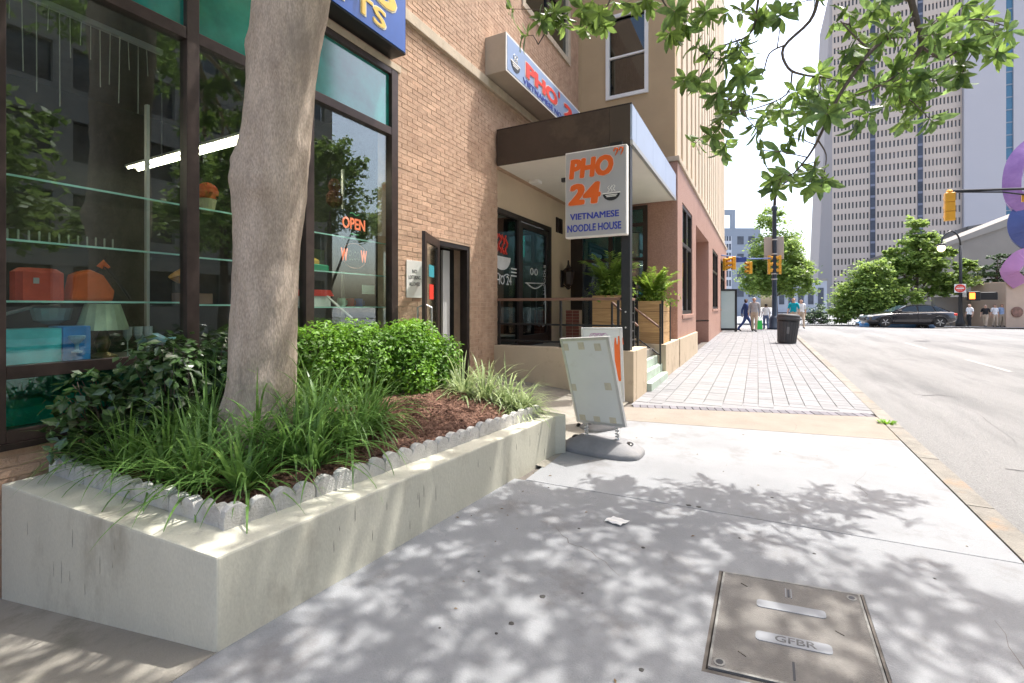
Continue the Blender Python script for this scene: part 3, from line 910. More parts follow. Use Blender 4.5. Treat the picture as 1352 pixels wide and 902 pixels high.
MB().box(-1.655, -1.60, 11.482, 15.1, -.05, .745).build('wall_face', mt['porch'], rw, bevel=.008)

# railing round the porch
rl = thing('porch_railing', (-2.9, 7.2, .82), 'black metal porch railing with brown top rail above the beige wall', 'railing')
MB().box(-4.08, -1.88, 7.17, 7.23, 1.60, 1.645).build('top_rail', mt['rail'], rl, bevel=.008)
MB().box(-4.08, -1.88, 7.185, 7.215, 1.185, 1.215).build('mid_rail', mt['black'], rl)
MB().box(-4.08, -1.88, 7.185, 7.215, .9, .93).build('low_rail', mt['black'], rl)
for x in (-4.05, -2.88, -1.92):
    MB().box(x - .018, x + .018, 7.182, 7.218, .82, 1.6).build('post', mt['black'], rl)
MB().box(-1.9, -1.84, 7.24, 8.0, 1.60, 1.645).build('side_rail', mt['rail'], rl, bevel=.008)
for y in (7.55, 8.0):
    MB().box(-1.888, -1.852, y - .018, y + .018, .82, 1.6).build('post', mt['black'], rl)
for zz in (.93, 1.08, 1.23, 1.38):
    MB().box(-1.882, -1.858, 7.24, 7.98, zz, zz + .022).build('bar', mt['black'], rl)
sr = thing('stair_handrail', (-1.72, 9.55, .1), 'thin black sloping handrail beside the porch steps', 'railing')
MB().tube([(-2.35, 9.52, 1.58), (-1.70, 9.52, 1.08)], .022, 8).build('top_rail', mt['rail'], sr)
MB().tube([(-2.35, 9.52, 1.0), (-1.72, 9.52, .55)], .014, 8).build('low_rail', mt['black'], sr)
MB().tube([(-2.3, 8.2, 1.58), (-1.84, 8.2, 1.16)], .022, 8).build('top_rail', mt['rail'], sr)
MB().tube([(-2.3, 8.2, 1.2), (-1.84, 8.2, .78)], .014, 8).build('low_rail', mt['black'], sr)
for x, y, z0, z1 in ((-1.70, 9.52, .1, 1.56), (-2.3, 9.52, .6, 1.55), (-1.84, 8.2, .3, 1.16), (-2.3, 8.2, .6, 1.58)):
    MB().box(x - .016, x + .016, y - .016, y + .016, z0, z1).build('post', mt['black'], sr)

# canopy
cp = thing('porch_canopy', (-2.9, 9.3, 4), 'dark brown flat canopy over the porch with pale blue side panels', 'canopy')
MB().box(-4.08, -1.74, 7.2, 11.46, 4.03, 4.5).build('canopy_core', mt['dark'], cp)
MB().box(-4.08, -1.735, 7.205, 11.46, 4.0, 4.03).build('soffit', mt['soffit'], cp)
MB().box(-4.075, -2.05, 7.15, 7.2, 3.99, 4.6).build('front_fascia', mt['brown'], cp, bevel=.004)
MB().box(-2.047, -1.72, 7.15, 7.2, 3.99, 4.6).build('front_fascia', M('brown_fascia_lighter', (.075, .055, .04), .5, .1, 2), cp, bevel=.004)
yy = 7.2
for k, (a, b) in enumerate(((7.152, 7.42), (7.43, 8.75), (8.76, 10.1), (10.11, 11.46))):
    MB().box(-1.735, -1.69, a, b, 4.06, 4.6).build('side_panel', mt['bluepanel'], cp, bevel=.006)
MB().box(-1.74, -1.684, 7.152, 11.46, 3.985, 4.055).build('side_trim', mt['alu'], cp, bevel=.005)
MB().box(-4.08, -1.7, 7.16, 11.46, 4.6, 4.63).build('roof_sheet', mt['bronze'], cp)
MB().box(-1.86, -1.72, 7.14, 7.28, .825, 3.99).build('post', mt['black'], cp, bevel=.006)
for zz in (1.18, 1.42): MB().lathe([(.014, 0), (.014, .008), (.008, .012)], Matrix.Translation((-1.79, 7.14, zz)) @ Matrix.Rotation(rad(90), 4, 'X'), 10).build('bolt', mt['alu'], cp)
MB().box(-4.0, -3.8, 8.3, 8.5, 3.94, 4.0).build('light_box', mt['white'], cp, bevel=.01)

# hanging sign
hs = thing('hanging_sign', (-2.21, 7.0, 3.25), 'grey PHO 24 Vietnamese noodle house sign hanging at the canopy corner', 'sign')
MB().box(-2.695, -1.722, 6.93, 7.06, 2.58, 3.93).build('sign_box', mt['white'], hs, bevel=.012)
MB().box(-2.68, -1.737, 6.924, 6.93, 2.6, 3.91).build('sign_face', mt['sgrey'], hs)
YS = 6.922
outl = M('pale_outline', (.72, .55, .5), .5)
def lay(frac_x, frac_z): return (-2.695 + .973 * frac_x, YS, 3.93 - 1.35 * frac_z)
RX = (1, 0, 0)
for (b, x0, x1, z1, h, f_) in (('PHO', .07, .80, .322, .315, 0), ('24', .05, .60, .625, .335, 0)):
    o = lay(x0 - .012, z1 + .006)
    text(b, .973 * (x1 - x0 + .024), h + .016, o, RX, UZ, outl, hs, .002, 0, .12, thick=.095)
    o = lay(x0, z1)
    text(b, .973 * (x1 - x0), h, (o[0], YS - .003, o[2]), RX, UZ, mt['orange'], hs, .003, 0, .12, thick=.068)
for k in range(2):
    c = lay(.83 + .085 * k, .06 + .0 * k)
    MB().tube([(c[0] - .03, YS - .003, c[2] - .01), (c[0] - .01, YS - .003, c[2] + .035), (c[0] + .03, YS - .003, c[2] + .025), (c[0] + .025, YS - .003, c[2] - .02), (c[0] - .005, YS - .003, c[2] - .075)], [.01, .013, .014, .012, .005], 6).build('accent_mark', mt['orange'], hs)
text('VIETNAMESE', .973 * .80, .1, lay(.085, .795), RX, UZ, mt['blue_l'], hs, .002, thick=.028)
text('NOODLE HOUSE', .973 * .88, .115, lay(.04, .935), RX, UZ, mt['blue_l'], hs, .002, thick=.028)
def bowl_logo(parent, c, r, u, n, w, black, white):
    """a black noodle bowl with pale steam, standing on a sign face at c"""
    c, r, u, n = Vector(c), Vector(r), Vector(u), Vector(n)
    MB().prism([(w / 2, 0)] + [(w / 2 * math.cos(-math.pi * k / 12), w * .42 * math.sin(-math.pi * k / 12)) for k in range(1, 13)], c, r, u, .003).build('bowl', black, parent)
    MB().prism([(-w * .52, -.02 * w), (w * .52, -.02 * w), (w * .52, .05 * w), (-w * .52, .05 * w)], c + n * .001, r, u, .003).build('bowl_rim', white, parent)
    for zz, ww in ((-.12, .34), (-.2, .28)):
        MB().prism([(-w * ww, w * zz), (w * ww, w * zz), (w * ww, w * (zz + .05)), (-w * ww, w * (zz + .05))], c + n * .002, r, u, .003).build('bowl_stripe', white, parent)
    for k in (-1, 0, 1):
        MB().tube([c + r * (k * w * .16 + w * .06 * math.sin(q * 1.5 + k)) + u * (w * (.1 + .06 * q)) + n * .003 for q in range(7)], w * .022, 5).build('steam', white, parent)
bowl_logo(hs, lay(.765, .53), (1, 0, 0), (0, 0, 1), (0, -1, 0), .265, mt['black'], mt['white'])
MB().box(-1.98, -1.8, 6.96, 7.1, 3.931, 3.99).build('hanger', mt['black'], hs)
MB().tube([(-2.06, 7.0, 3.93), (-2.1, 7.0, 3.97), (-2.04, 7.05, 3.985)], .01, 6).build('cable', mt['black'], hs)
MB().box(-2.78, -2.695, 6.97, 7.03, 3.5, 3.56).build('wall_bracket', mt['black'], hs)

# wall signs
ws = thing('wall_sign', (-3.9, 9, 5.75), 'long pale blue PHO 24 box sign on the brick above the canopy', 'sign')
MB().box(-4.1, -3.705, 6.8, 11.3, 5.43, 6.075).build('sign_box', M('tan_sign_case', (.42, .36, .29), .6, .08, 3), ws, bevel=.006)
MB().box(-3.705, -3.695, 6.8, 11.3, 5.43, 6.075).build('sign_trim', mt['white'], ws)
MB().box(-3.695, -3.69, 6.84, 11.26, 5.465, 6.04).build('sign_face', mt['signlight'], ws)
text("PHO", 1.55, .31, (-3.688, 7.5, 5.62), RY, UZ, outl, ws, .002, thick=.085)
text("PHO", 1.5, .28, (-3.685, 7.53, 5.635), RY, UZ, mt['red_l'], ws, .004, thick=.06)
text("'", .09, .13, (-3.685, 9.07, 5.88), RY, UZ, mt['red_l'], ws, .004, thick=.06)
text("24", 1.1, .31, (-3.688, 9.36, 5.62), RY, UZ, outl, ws, .002, thick=.085)
text("24", 1.05, .28, (-3.685, 9.39, 5.635), RY, UZ, mt['red_l'], ws, .004, thick=.06)
text("VIETNAMESE NOODLE HOUSE", 3.3, .105, (-3.687, 7.42, 5.485), RY, UZ, mt['blue_l'], ws, .003, thick=.015)
bowl_logo(ws, (-3.688, 7.13, 5.68), RY, UZ, (1, 0, 0), .34, mt['black'], mt['white'])
bs = thing('gift_shop_sign', (-3.95, 3.4, 5), 'blue box sign reading GIFTS in yellow letters over the shop window', 'sign')
MB().box(-4.1, -3.86, 1.6, 4.5, 4.62, 5.75).build('sign_box', mt['black'], bs, bevel=.008)
MB().box(-3.86, -3.85, 1.62, 4.48, 4.64, 5.73).build('sign_face', mt['wblue'], bs)
lo = M('cream_letter_edge', (.72, .68, .52), .5)
text('GIFTS', 1.2, .235, (-3.849, 2.95, 4.71), RY, UZ, lo, bs, .002, thick=.05)
text('GIFTS', 1.16, .205, (-3.846, 2.97, 4.725), RY, UZ, mt['yellow_l'], bs, .004, thick=.02)
text('S', .4, .47, (-3.849, 3.93, 4.975), RY, UZ, lo, bs, .002, thick=.05)
text('S', .37, .43, (-3.846, 3.945, 4.995), RY, UZ, mt['yellow_l'], bs, .004, thick=.025)
nl = thing('loitering_sign', (-4.09, 4.95, 1.87), 'white NO LOITERING ALLOWED plate on the brick beside the open door', 'sign')
MB().box(-4.098, -4.085, 4.78, 5.1, 1.62, 2.12).build('plate', mt['white'], nl, bevel=.003)
for wd, w, z in (('NO', .1, 1.95), ('LOITERING', .24, 1.87), ('ALLOWED', .22, 1.78)):
    text(wd, w, .05, (-4.084, 4.94 - w / 2, z), RY, UZ, mt['black'], nl, .001, .01)

# lantern, vent plate, brick stub on the porch
ln = thing('wall_lantern', (-4.2, 10.8, 2.1), 'dark bronze wall lantern on the cream wall beside the glass door', 'lantern')
LM = Matrix.Translation((-4.12, 10.8, 1.92))
MB().lathe([(.02, 0), (.07, .04), (.05, .08), (.11, .14), (.15, .42), (.17, .45), (.06, .55), (.03, .62), (.02, .72)], LM, 8).build('lamp_body', mt['bronze'], ln)
MB().box(-4.3, -4.27, 10.72, 10.88, 1.98, 2.4).build('back_plate', mt['bronze'], ln, bevel=.01)
MB().tube([(-4.28, 10.8, 2.05), (-4.2, 10.8, 2.0), (-4.13, 10.8, 1.96)], .018, 6).build('arm', mt['bronze'], ln)
vp = thing('vent_plate', (-4.29, 10.6, 3.5), 'small dark vent with two slots high on the cream wall', 'vent')
for k in range(2):
    MB().box(-4.299, -4.27, 10.42 + .22 * k, 10.58 + .22 * k, 3.3, 3.66).build('vent_slot', mt['bronze'], vp, bevel=.004)
bst = thing('brick_pier', (-3.9, 10.5, .66), 'short red brick pier standing on the porch behind the railing', 'pier')
rbm = M('red_brick', (.3, .1, .065), .85, .2, 12, .3, 90, rnd=.18)
MB().box(-4.075, -3.735, 10.505, 10.695, .665, 1.42).build('core', mt['mortar'], bst)
rb = MB().bbox(-.08, .08, -.1, .1, -.034, .034, .004).mesh('brick', rbm)
for j in range(10):
    for i in range(2):
        inst('brick', rb, bst, (-3.99 + .17 * i, 10.6, .70 + .075 * j), (0, 0, R.uniform(-.02, .02)))

# wooden planter boxes with palms
def wood_box(loc, sx, sy, h, label, boards=4):
    x, y, z = loc
    t = thing('wooden_planter', loc, label, 'planter box', 'wooden planter boxes at the porch')
    MB().box(x - sx / 2 + .03, x + sx / 2 - .03, y - sy / 2 + .03, y + sy / 2 - .03, z, z + h - .06).build('liner', mt['mulch'], t)
    bh = h / boards
    for k in range(boards):
        z0 = z + bh * k
        for (a, b, c, d) in ((x - sx / 2, x + sx / 2, y - sy / 2, y - sy / 2 + .025), (x - sx / 2, x + sx / 2, y + sy / 2 - .025, y + sy / 2),
                             (x + sx / 2 - .025, x + sx / 2, y - sy / 2 + .027, y + sy / 2 - .027), (x - sx / 2, x - sx / 2 + .025, y - sy / 2 + .027, y + sy / 2 - .027)):
            MB().box(a, b, c, d, z0 + .004, z0 + bh - .003).build('board', mt['wood'], t, bevel=.003)
    for sxx in (-1, 1):
        for syy in (-1, 1):
            cx, cy = x + sxx * (sx / 2 + .004), y + syy * (sy / 2 + .004)
            MB().box(cx - .018, cx + .018, cy - .018, cy + .018, z, z + h + .01).build('corner_post', mt['black'], t)
    return t
wood_box((-2.62, 9.25, .665), .62, .55, 1.06, 'wooden planter box with leafy plant standing behind the black post')
wood_box((-1.96, 10.25, .74), .5, .9, .88, 'wooden planter box with bright palm beside the pink granite')

def palm(loc, label, n, h, spread, seed, mat, wl_=.018, extra=0):
    r = random.Random(seed)
    t = thing('palm_plant', loc, label, 'plant', 'plants in the wooden boxes')
    x, y, z = loc
    for k in range(n):
        a = r.uniform(0, 6.28)
        ln_ = h * r.uniform(.65, 1.05)
        out = spread * r.uniform(.3, 1.0)
        pts = []
        for q in range(9):
            s = q / 8
            pts.append(Vector((x + math.cos(a) * out * s ** 1.5, y + math.sin(a) * out * s ** 1.5, z + ln_ * (s - .32 * (out / spread) * s ** 3))))
        mb = MB()
        mb.tube(pts, [.007 * (1 - .7 * q / 8) for q in range(9)], 4, False)
        for q in range(2, 9):
            for w in range(3):
                f = (w / 3)
                p = pts[q - 1].lerp(pts[q], f)
                tdir = (pts[q] - pts[q - 1]).normalized()
                side = tdir.cross(Vector((0, 0, 1)))
                side = side.normalized() if side.length > .01 else Vector((1, 0, 0))
                L_ = .24 * (1 - .55 * (q + f - 2) / 7) * r.uniform(.8, 1.15) * h
                for s_ in (-1, 1):
                    d = (side * s_ + tdir * .9 + Vector((0, 0, r.uniform(-.35, .1)))).normalized()
                    wv = d.cross(Vector((0, 0, 1))).normalized() * wl_
                    e = p + d * L_ + Vector((0, 0, -.12 * L_))
                    m1 = p + d * L_ * .45
                    mb.add([p, m1 + wv, e, m1 - wv], [(0, 1, 2, 3)])
        mb.build('frond', mat, t)
    if extra:
        mb = MB()
        for k in range(extra):
            p = Vector((x + r.gauss(0, .17), y + r.gauss(0, .17), z + abs(r.gauss(.12, .16))))
            d = Vector((r.gauss(0, 1), r.gauss(0, 1), r.gauss(.3, .7))).normalized() * r.uniform(.05, .11)
            s = d.cross(Vector((r.gauss(0, 1), r.gauss(0, 1), r.gauss(0, 1)))).normalized() * .022
            mb.add([p, p + d * .5 + s, p + d, p + d * .5 - s], [(0, 1, 2, 3)])
        mb.build('foliage', mat, t)
    return t
palm((-2.62, 9.25, 1.62), 'leafy green plant with arching fronds in the box behind the post', 26, 1.15, .75, 5, mt['palm'], .03, 900)
palm((-1.95, 10.2, 1.5), 'bright yellow green palm in the box beside pink granite', 30, 1.0, .68, 9, M('bright_palm_leaf', (.12, .27, .03), .45, .3, 9, c2=(.3, .42, .07), trans=.35), .03, 600)
# ------------------------------------------------------------------ the concrete planter
PA, PB, PC, PD, PE = (-4.08, 1.06), (-2.06, 1.18), (-1.77, 4.28), (-1.70, 4.39), (-4.08, 4.85)
cpn = thing('concrete_planter', (-3, 2.8, 0), 'long grey green concrete planter wall below the shop window', 'planter')
poly = [PA, PB, PC, PD, PE]
mb = MB()
mb.prism([(x, y) for x, y in poly], (0, 0, -.4), (1, 0, 0), (0, 1, 0), .82)
mb.build('planter_wall', mt['planter'], cpn, bevel=.012)
# soil mound inside the edging
def soil_z(x, y):
    dx = min(1, max(0, (y - 1.4) / .8)); ex = min(1, max(0, (-x - 1.9) / .9)); fx = min(1, max(0, (4.5 - y) / .5))
    return .445 + .2 * dx * ex * fx + .018 * noise.noise(Vector((x * 3.1, y * 3.1, 0))) + .012 * noise.noise(Vector((x * 9, y * 9, 3)))
mb = MB()
nx, ny = 44, 60
vs = []
for j in range(ny + 1):
    y = 1.36 + (4.36 - 1.36) * j / ny
    xr = -2.30 + .128 * (y - 1.36)
    for i in range(nx + 1):
        x = -4.09 + (xr + 4.09) * i / nx
        vs.append((x, y, soil_z(x, y) + R.uniform(-.004, .006)))
mb.add(vs, [(j * (nx + 1) + i, j * (nx + 1) + i + 1, (j + 1) * (nx + 1) + i + 1, (j + 1) * (nx + 1) + i) for j in range(ny) for i in range(nx)])
o = mb.build('mulch_bed', mt['mulch'], None, True); tag(o, 'dark red brown bark mulch filling the concrete planter', 'mulch', None, 'stuff')
mb = MB()
for k in range(8800):
    y = R.uniform(1.38, 4.34); xr = -2.32 + .128 * (y - 1.36); x = R.uniform(-4.05 if R.random() < .3 else -3.1, xr)
    p = Vector((x, y, soil_z(x, y) + .006))
    a = R.uniform(0, 3.14); l_, w = R.uniform(.008, .034), R.uniform(.003, .008)
    d = Vector((math.cos(a), math.sin(a), R.uniform(-.35, .5))).normalized() * l_
    s = Vector((-math.sin(a), math.cos(a), R.uniform(-.4, .4))).normalized() * w
    up = Vector((0, 0, .003))
    mb.add([p - d - s, p + d - s, p + d + s, p - d + s, p - d * .9 + up, p + d * .8 + up], [(0, 1, 5, 4), (1, 2, 5), (2, 3, 4, 5), (3, 0, 4)])
o = mb.build('mulch_chips', mt['chip'], None); tag(o, 'loose bark chips scattered over the planter mulch', 'mulch', None, 'stuff')
# scuffs, drips and hairline cracks on the planter faces
scuff = M('planter_scuff', (.3, .28, .23), .9, .3, 30)
dface = Vector((PC[0] - PB[0], PC[1] - PB[1], 0)).normalized(); nface = Vector((dface.y, -dface.x, 0))
for k in range(16):
    a = R.uniform(.05, 2.9); z0 = R.uniform(.1, .36); L_ = R.uniform(.03, .12)
    p = Vector((PB[0], PB[1], 0)) + dface * a + nface * .0006
    MB().prism([(0, 0), (.002 + R.uniform(0, .002), .01), (.003, L_ * .6), (.0, L_), (-.002, L_ * .5)], p + Vector((0, 0, z0 - L_ / 2)), dface, (0, 0, 1), .0006).build('scuff', scuff, cpn)
dl_ = Vector((PB[0] - PA[0], PB[1] - PA[1], 0)).normalized(); nl_ = Vector((dl_.y, -dl_.x, 0))
for k in range(9):
    a = R.uniform(.1, 1.95); z0 = R.uniform(0, .36); L_ = R.uniform(.03, .14)
    p = Vector((PA[0], PA[1], 0)) + dl_ * a + nl_ * .0006
    MB().prism([(0, 0), (.003 + R.uniform(0, .002), .01), (.003, L_ * .6), (.0, L_), (-.002, L_ * .5)], p + Vector((0, 0, z0 - L_ / 2)), dl_, (0, 0, 1), .0006).build('scuff', scuff, cpn)
# scalloped edging blocks
pe = thing('scalloped_edging', (-2.2, 2.4, .42), 'row of scalloped grey concrete edging blocks on the planter rim', 'garden edging')
def edge_run(a, b, nblock, nsc, h0=.055, w=.052):
    a, b = Vector((*a, .42)), Vector((*b, .42))
    d = (b - a).normalized(); Lb = (b - a).length / nblock
    for i in range(nblock):
        o = a + d * (Lb * i)
        o.z = .418 + R.uniform(-.003, .004)
        s = (Lb - .006) / nsc
        pts = [(0, 0), (Lb - .006, 0)]
        hj = [R.uniform(-.006, .006) for _ in range(nsc)]
        for k in range(nsc - 1, -1, -1):
            c = s * (k + .5)
            for q in range(7):
                an = math.pi * q / 6
                pts.append((c + s * .5 * math.cos(an) * .98, h0 + hj[k] + s * .46 * math.sin(an)))
        dd = Vector((d.x, d.y, R.uniform(-.006, .006))).normalized()
        yawj = R.uniform(-.012, .012)
        dd = Matrix.Rotation(yawj, 3, 'Z') @ dd
        m = MB().prism(pts, o, dd, (0, 0, 1), -w)
        m.build('edging_block', mt['edging'], pe, bevel=.009)
edge_run((-4.06, 1.27), (-2.30, 1.345), 4, 4)
edge_run((-2.27, 1.335), (-1.905, 4.24), 6, 4)
for zz in (0,):
    MB().box(-4.07, -4.0, 1.3, 4.3, .4, .5).build('back_kerb', mt['edging'], pe)

# ------------------------------------------------------------------ plants in the planter
def liriope(loc, n, h, mat, label, seed, spread=1.0):
    r = random.Random(seed)
    mb = MB()
    x, y, z = loc
    for k in range(n):
        a = r.uniform(0, 6.283); r0 = abs(r.gauss(0, .05))
        p = Vector((x + r0 * math.cos(a), y + r0 * math.sin(a), z - .01))
        a += r.gauss(0, .5)
        L_ = h * r.uniform(.6, 1.25)
        tilt = min(1.35, spread * abs(r.gauss(.8, .36)))
        d = Vector((math.cos(a) * math.sin(tilt), math.sin(a) * math.sin(tilt), math.cos(tilt)))
        w = r.uniform(.006, .0108)
        sd_ = Vector((-math.sin(a), math.cos(a), 0))
        tw = r.uniform(-.6, .6)
        vs = []; N_ = 9
        g_ = r.uniform(1.6, 4.2)
        for q in range(N_ + 1):
            s = q / N_
            ww = w * (1 - s ** 2.2) + .0004
            vs += [p - sd_ * ww, p + sd_ * ww]
            d = (d + Vector((0, 0, -1)) * (.125 * g_ * s)).normalized()
            p = p + d * (L_ / N_)
        mb.add(vs, [(2 * q, 2 * q + 1, 2 * q + 3, 2 * q + 2) for q in range(N_)])
    o = mb.build('liriope_clump', mat, None, True, local=True)
    return tag(o, label, 'plant', 'grassy liriope clumps in the planter')
LL = [(-3.95, 1.55, .36, 'grassy clump at the left end of the planter by the dark shrub'),
      (-3.6, 1.5, .40, 'grassy clump spilling over the front edging left of the trunk'),
      (-3.22, 1.55, .42, 'broad grassy clump in the middle of the front edging'),
      (-2.88, 1.55, .42, 'grassy clump arching over the front edging near the corner'),
      (-2.55, 1.62, .42, 'grassy clump hanging over the planter corner edging'),
      (-2.62, 1.98, .42, 'grassy clump just behind the planter corner clump'),
      (-2.48, 2.32, .40, 'grassy clump along the right edging before the bare mulch'),
      (-2.95, 1.95, .44, 'grassy clump between the trunk and the corner of the planter'),
      (-3.35, 1.85, .44, 'grassy clump in front of the trunk base'),
      (-3.75, 1.85, .42, 'grassy clump between the dark shrub and the trunk'),
      (-2.78, 2.32, .46, 'upright grassy clump at the right foot of the trunk'),
      (-2.62, 2.62, .38, 'grassy clump at the edge of the bare mulch patch'),
      (-3.1, 2.3, .44, 'tall grassy clump hard against the tree trunk'),
      (-2.42, 1.95, .36, 'grassy clump drooping over the right edging near the corner')]
for k, (x, y, h, lb) in enumerate(LL):
    liriope((x, y, soil_z(x, y)), 115, h * (1.12 if y < 1.7 else 1.35), mt['lir'], lb, 100 + k)
for k, (x, y, h, lb) in enumerate([(-2.72, 4.05, .36, 'striped liriope clump at the right foot of the hedge'), (-2.48, 4.1, .38, 'striped liriope clump, second from the far end of the planter'),
                                   (-2.25, 4.15, .34, 'pale striped liriope clump near the far end of the planter'), (-2.06, 4.12, .27, 'smallest striped liriope clump at the far end of the planter')]):
    liriope((x, y, soil_z(x, y)), 130, h * 1.4, mt['lir2'], lb, 300 + k, 1.15)

def leafy(name, loc, blobs, nleaf, lsize, mat, label, seed, group=None, twig=True, shell=.45):
    """a shrub: many small leaves through the outer part of several overlapping lobes, on a frame of twigs"""
    r = random.Random(seed)
    t = thing(name, loc, label, 'shrub', group)
    mb = MB(); tw = MB()
    tot = sum(b[3] * b[4] * b[5] for b in blobs)
    for (cx, cy, cz, rx, ry, rz) in blobs:
        for k in range(int(nleaf * rx * ry * rz / tot)):
            d = Vector((r.gauss(0, 1), r.gauss(0, 1), r.gauss(0, 1))).normalized()
            s = (1 - shell * r.random() ** 1.6) * (1 + .26 * noise.noise(d * 3.1 + Vector((seed, cx * 7, 0))) + .07 * noise.noise(d * 9 + Vector((seed, 5, cy))))
            p = Vector((cx + d.x * rx * s, cy + d.y * ry * s, cz + d.z * rz * s))
            if p.z < loc[2] + .03: continue
            if p.x < -4.08: continue
            nrm = (d + Vector((0, 0, .7)) + Vector((r.gauss(0, .6), r.gauss(0, .6), r.gauss(0, .6)))).normalized()
            ax = nrm.orthogonal().normalized()
            ax = Matrix.Rotation(r.uniform(0, 6.28), 3, nrm) @ ax
            sd_ = nrm.cross(ax)
            l_ = lsize * r.uniform(.65, 1.25); w = l_ * .3
            c = -nrm * l_ * .12
            mb.add([p, p + ax * l_ * .4 + sd_ * w, p + ax * l_ + c, p + ax * l_ * .4 - sd_ * w], [(0, 1, 2), (0, 2, 3)])
        for k in range(26):
            d = Vector((r.gauss(0, 1), r.gauss(0, 1), abs(r.gauss(.3, 1)))).normalized()
            e = Vector((cx + d.x * rx * .85, cy + d.y * ry * .85, cz + d.z * rz * .85))
            if e.z < loc[2] + .05: continue
            b = Vector((loc[0] + r.uniform(-.08, .08) + (cx - loc[0]) * .6, loc[1] + r.uniform(-.08, .08) + (cy - loc[1]) * .6, loc[2]))
            tw.tube([b, b.lerp(e, .5) + Vector((r.gauss(0, .03), r.gauss(0, .03), .03)), e], [.008, .005, .002], 4, False)
    mb.build('foliage', mat, t)
    tw.build('twigs', mt['twig'], t, kind='stuff')
    return t
leafy('boxwood_hedge', (-3.55, 3.15, .5), [(-3.62, 3.0, .93, .36, .38, .42), (-3.42, 3.35, .92, .38, .36, .42), (-3.7, 3.35, .95, .3, .4, .4), (-3.3, 3.05, .82, .22, .24, .3), (-3.55, 3.6, 1.12, .2, .25, .22), (-3.62, 2.78, 1.1, .17, .2, .2)], 14000, .046, mt['box'],
      'bright green clipped boxwood shrub just right of the tree trunk', 11, 'boxwood shrubs in the planter')
leafy('boxwood_hedge', (-3.3, 3.95, .5), [(-3.26, 3.75, .93, .36, .36, .42), (-3.4, 4.1, .93, .38, .36, .43), (-3.1, 3.95, .85, .26, .3, .35), (-3.0, 3.65, .75, .2, .22, .26), (-3.35, 4.0, 1.2, .2, .22, .18), (-3.05, 4.2, .95, .2, .2, .25)], 14000, .046, mt['box'],
      'bright green clipped boxwood shrub in front of the open shop door', 12, 'boxwood shrubs in the planter')
leafy('dark_shrub', (-3.85, 1.8, .45), [(-3.86, 1.42, .78, .2, .24, .3), (-3.82, 1.85, .9, .24, .38, .4), (-3.8, 2.35, .95, .25, .4, .38), (-3.85, 2.7, .9, .22, .3, .35)], 3600, .078, mt['dshrub'],
      'dark glossy leaved shrub in the shade against the shop window', 13, None, True, .6)

# ------------------------------------------------------------------ the street tree
tree = thing('street_tree', (-3.1, 2.1, .5), 'grey barked leaning street tree growing from the concrete planter', 'tree')
path = [(-3.125, 2.09, .35, .38), (-3.12, 2.09, .5, .325), (-3.11, 2.09, .66, .27), (-3.10, 2.095, .95, .243), (-3.09, 2.1, 1.4, .236), (-3.075, 2.11, 1.9, .24), (-3.055, 2.12, 2.25, .262), (-3.04, 2.13, 2.45, .258), (-3.0, 2.15, 2.8, .245), (-2.96, 2.17, 3.3, .255), (-2.92, 2.2, 3.7, .27), (-2.87, 2.22, 4.1, .29), (-2.8, 2.26, 4.5, .27), (-2.72, 2.3, 4.9, .2), (-2.66, 2.34, 5.4, .14)]
def catm(pts, n):
    out = []
    P = [pts[0]] + list(pts) + [pts[-1]]
    for i in range(1, len(P) - 2):
        for k in range(n):
            t = k / n
            out.append(tuple(.5 * ((2 * P[i][c]) + (-P[i - 1][c] + P[i + 1][c]) * t + (2 * P[i - 1][c] - 5 * P[i][c] + 4 * P[i + 1][c] - P[i + 2][c]) * t * t + (-P[i - 1][c] + 3 * P[i][c] - 3 * P[i + 1][c] + P[i + 2][c]) * t ** 3) for c in range(len(pts[0]))))
    out.append(tuple(pts[-1]))
    return out
def limb(mb, pts, n=10, sub=4, rough=.06, fr=3.0):
    q = catm(pts, sub)
    k0 = len(mb.v)
    mb.tube([p[:3] for p in q], [p[3] for p in q], n)
    for i in range(len(q)):
        c = Vector(q[i][:3])
        for k in range(n):
            v = Vector(mb.v[k0 + i * n + k])
            d = v - c
            s = 1 + rough * noise.noise(Vector((v.x * fr, v.y * fr, v.z * fr * .5))) + rough * .5 * noise.noise(v * fr * 3.3)
            mb.v[k0 + i * n + k] = tuple(c + d * s)
tb = MB()
limb(tb, [(a_, b_, c_, d_ * (.9 if c_ > .8 else .95)) for a_, b_, c_, d_ in path], 56, 12, .06, 2.6)
for (c, rr, hh) in (((-2.93, 2.02, 2.32), .075, .09), ((-3.17, 1.88, 2.4), .07, .08), ((-2.85, 2.09, 3.55), .06, .07)):
    pass
# root flare knots
# knots, old branch scars and swellings
for (kx, ky, kz, amp, sg) in ((-2.93, 1.94, 2.32, .05, .09), (-3.2, 1.95, 2.45, .04, .11), (-2.86, 2.02, 1.55, .022, .06), (-3.05, 1.87, 1.15, .02, .07), (-2.8, 2.05, 3.1, .03, .08), (-3.12, 1.93, 3.3, .025, .08), (-2.9, 1.97, .95, .025, .08), (-3.28, 2.0, .75, .05, .12), (-2.88, 1.95, .62, .05, .12)):
    c = Vector((kx, ky, kz))
    for i in range(len(tb.v)):
        v_ = tb.v[i]
        v_ = Vector(v_); d = (v_ - c).length
        if d < sg * 2.5:
            o_ = Vector((v_.x + 3.07, v_.y - 2.12, 0)).normalized()
            w_ = math.exp(-(d / sg) ** 2)
            tb.v[i] = tuple(v_ + o_ * amp * (w_ - .9 * math.exp(-(d / (sg * .38)) ** 2)))
tb.build('trunk', mt['bark'], tree, True)
lb = MB()
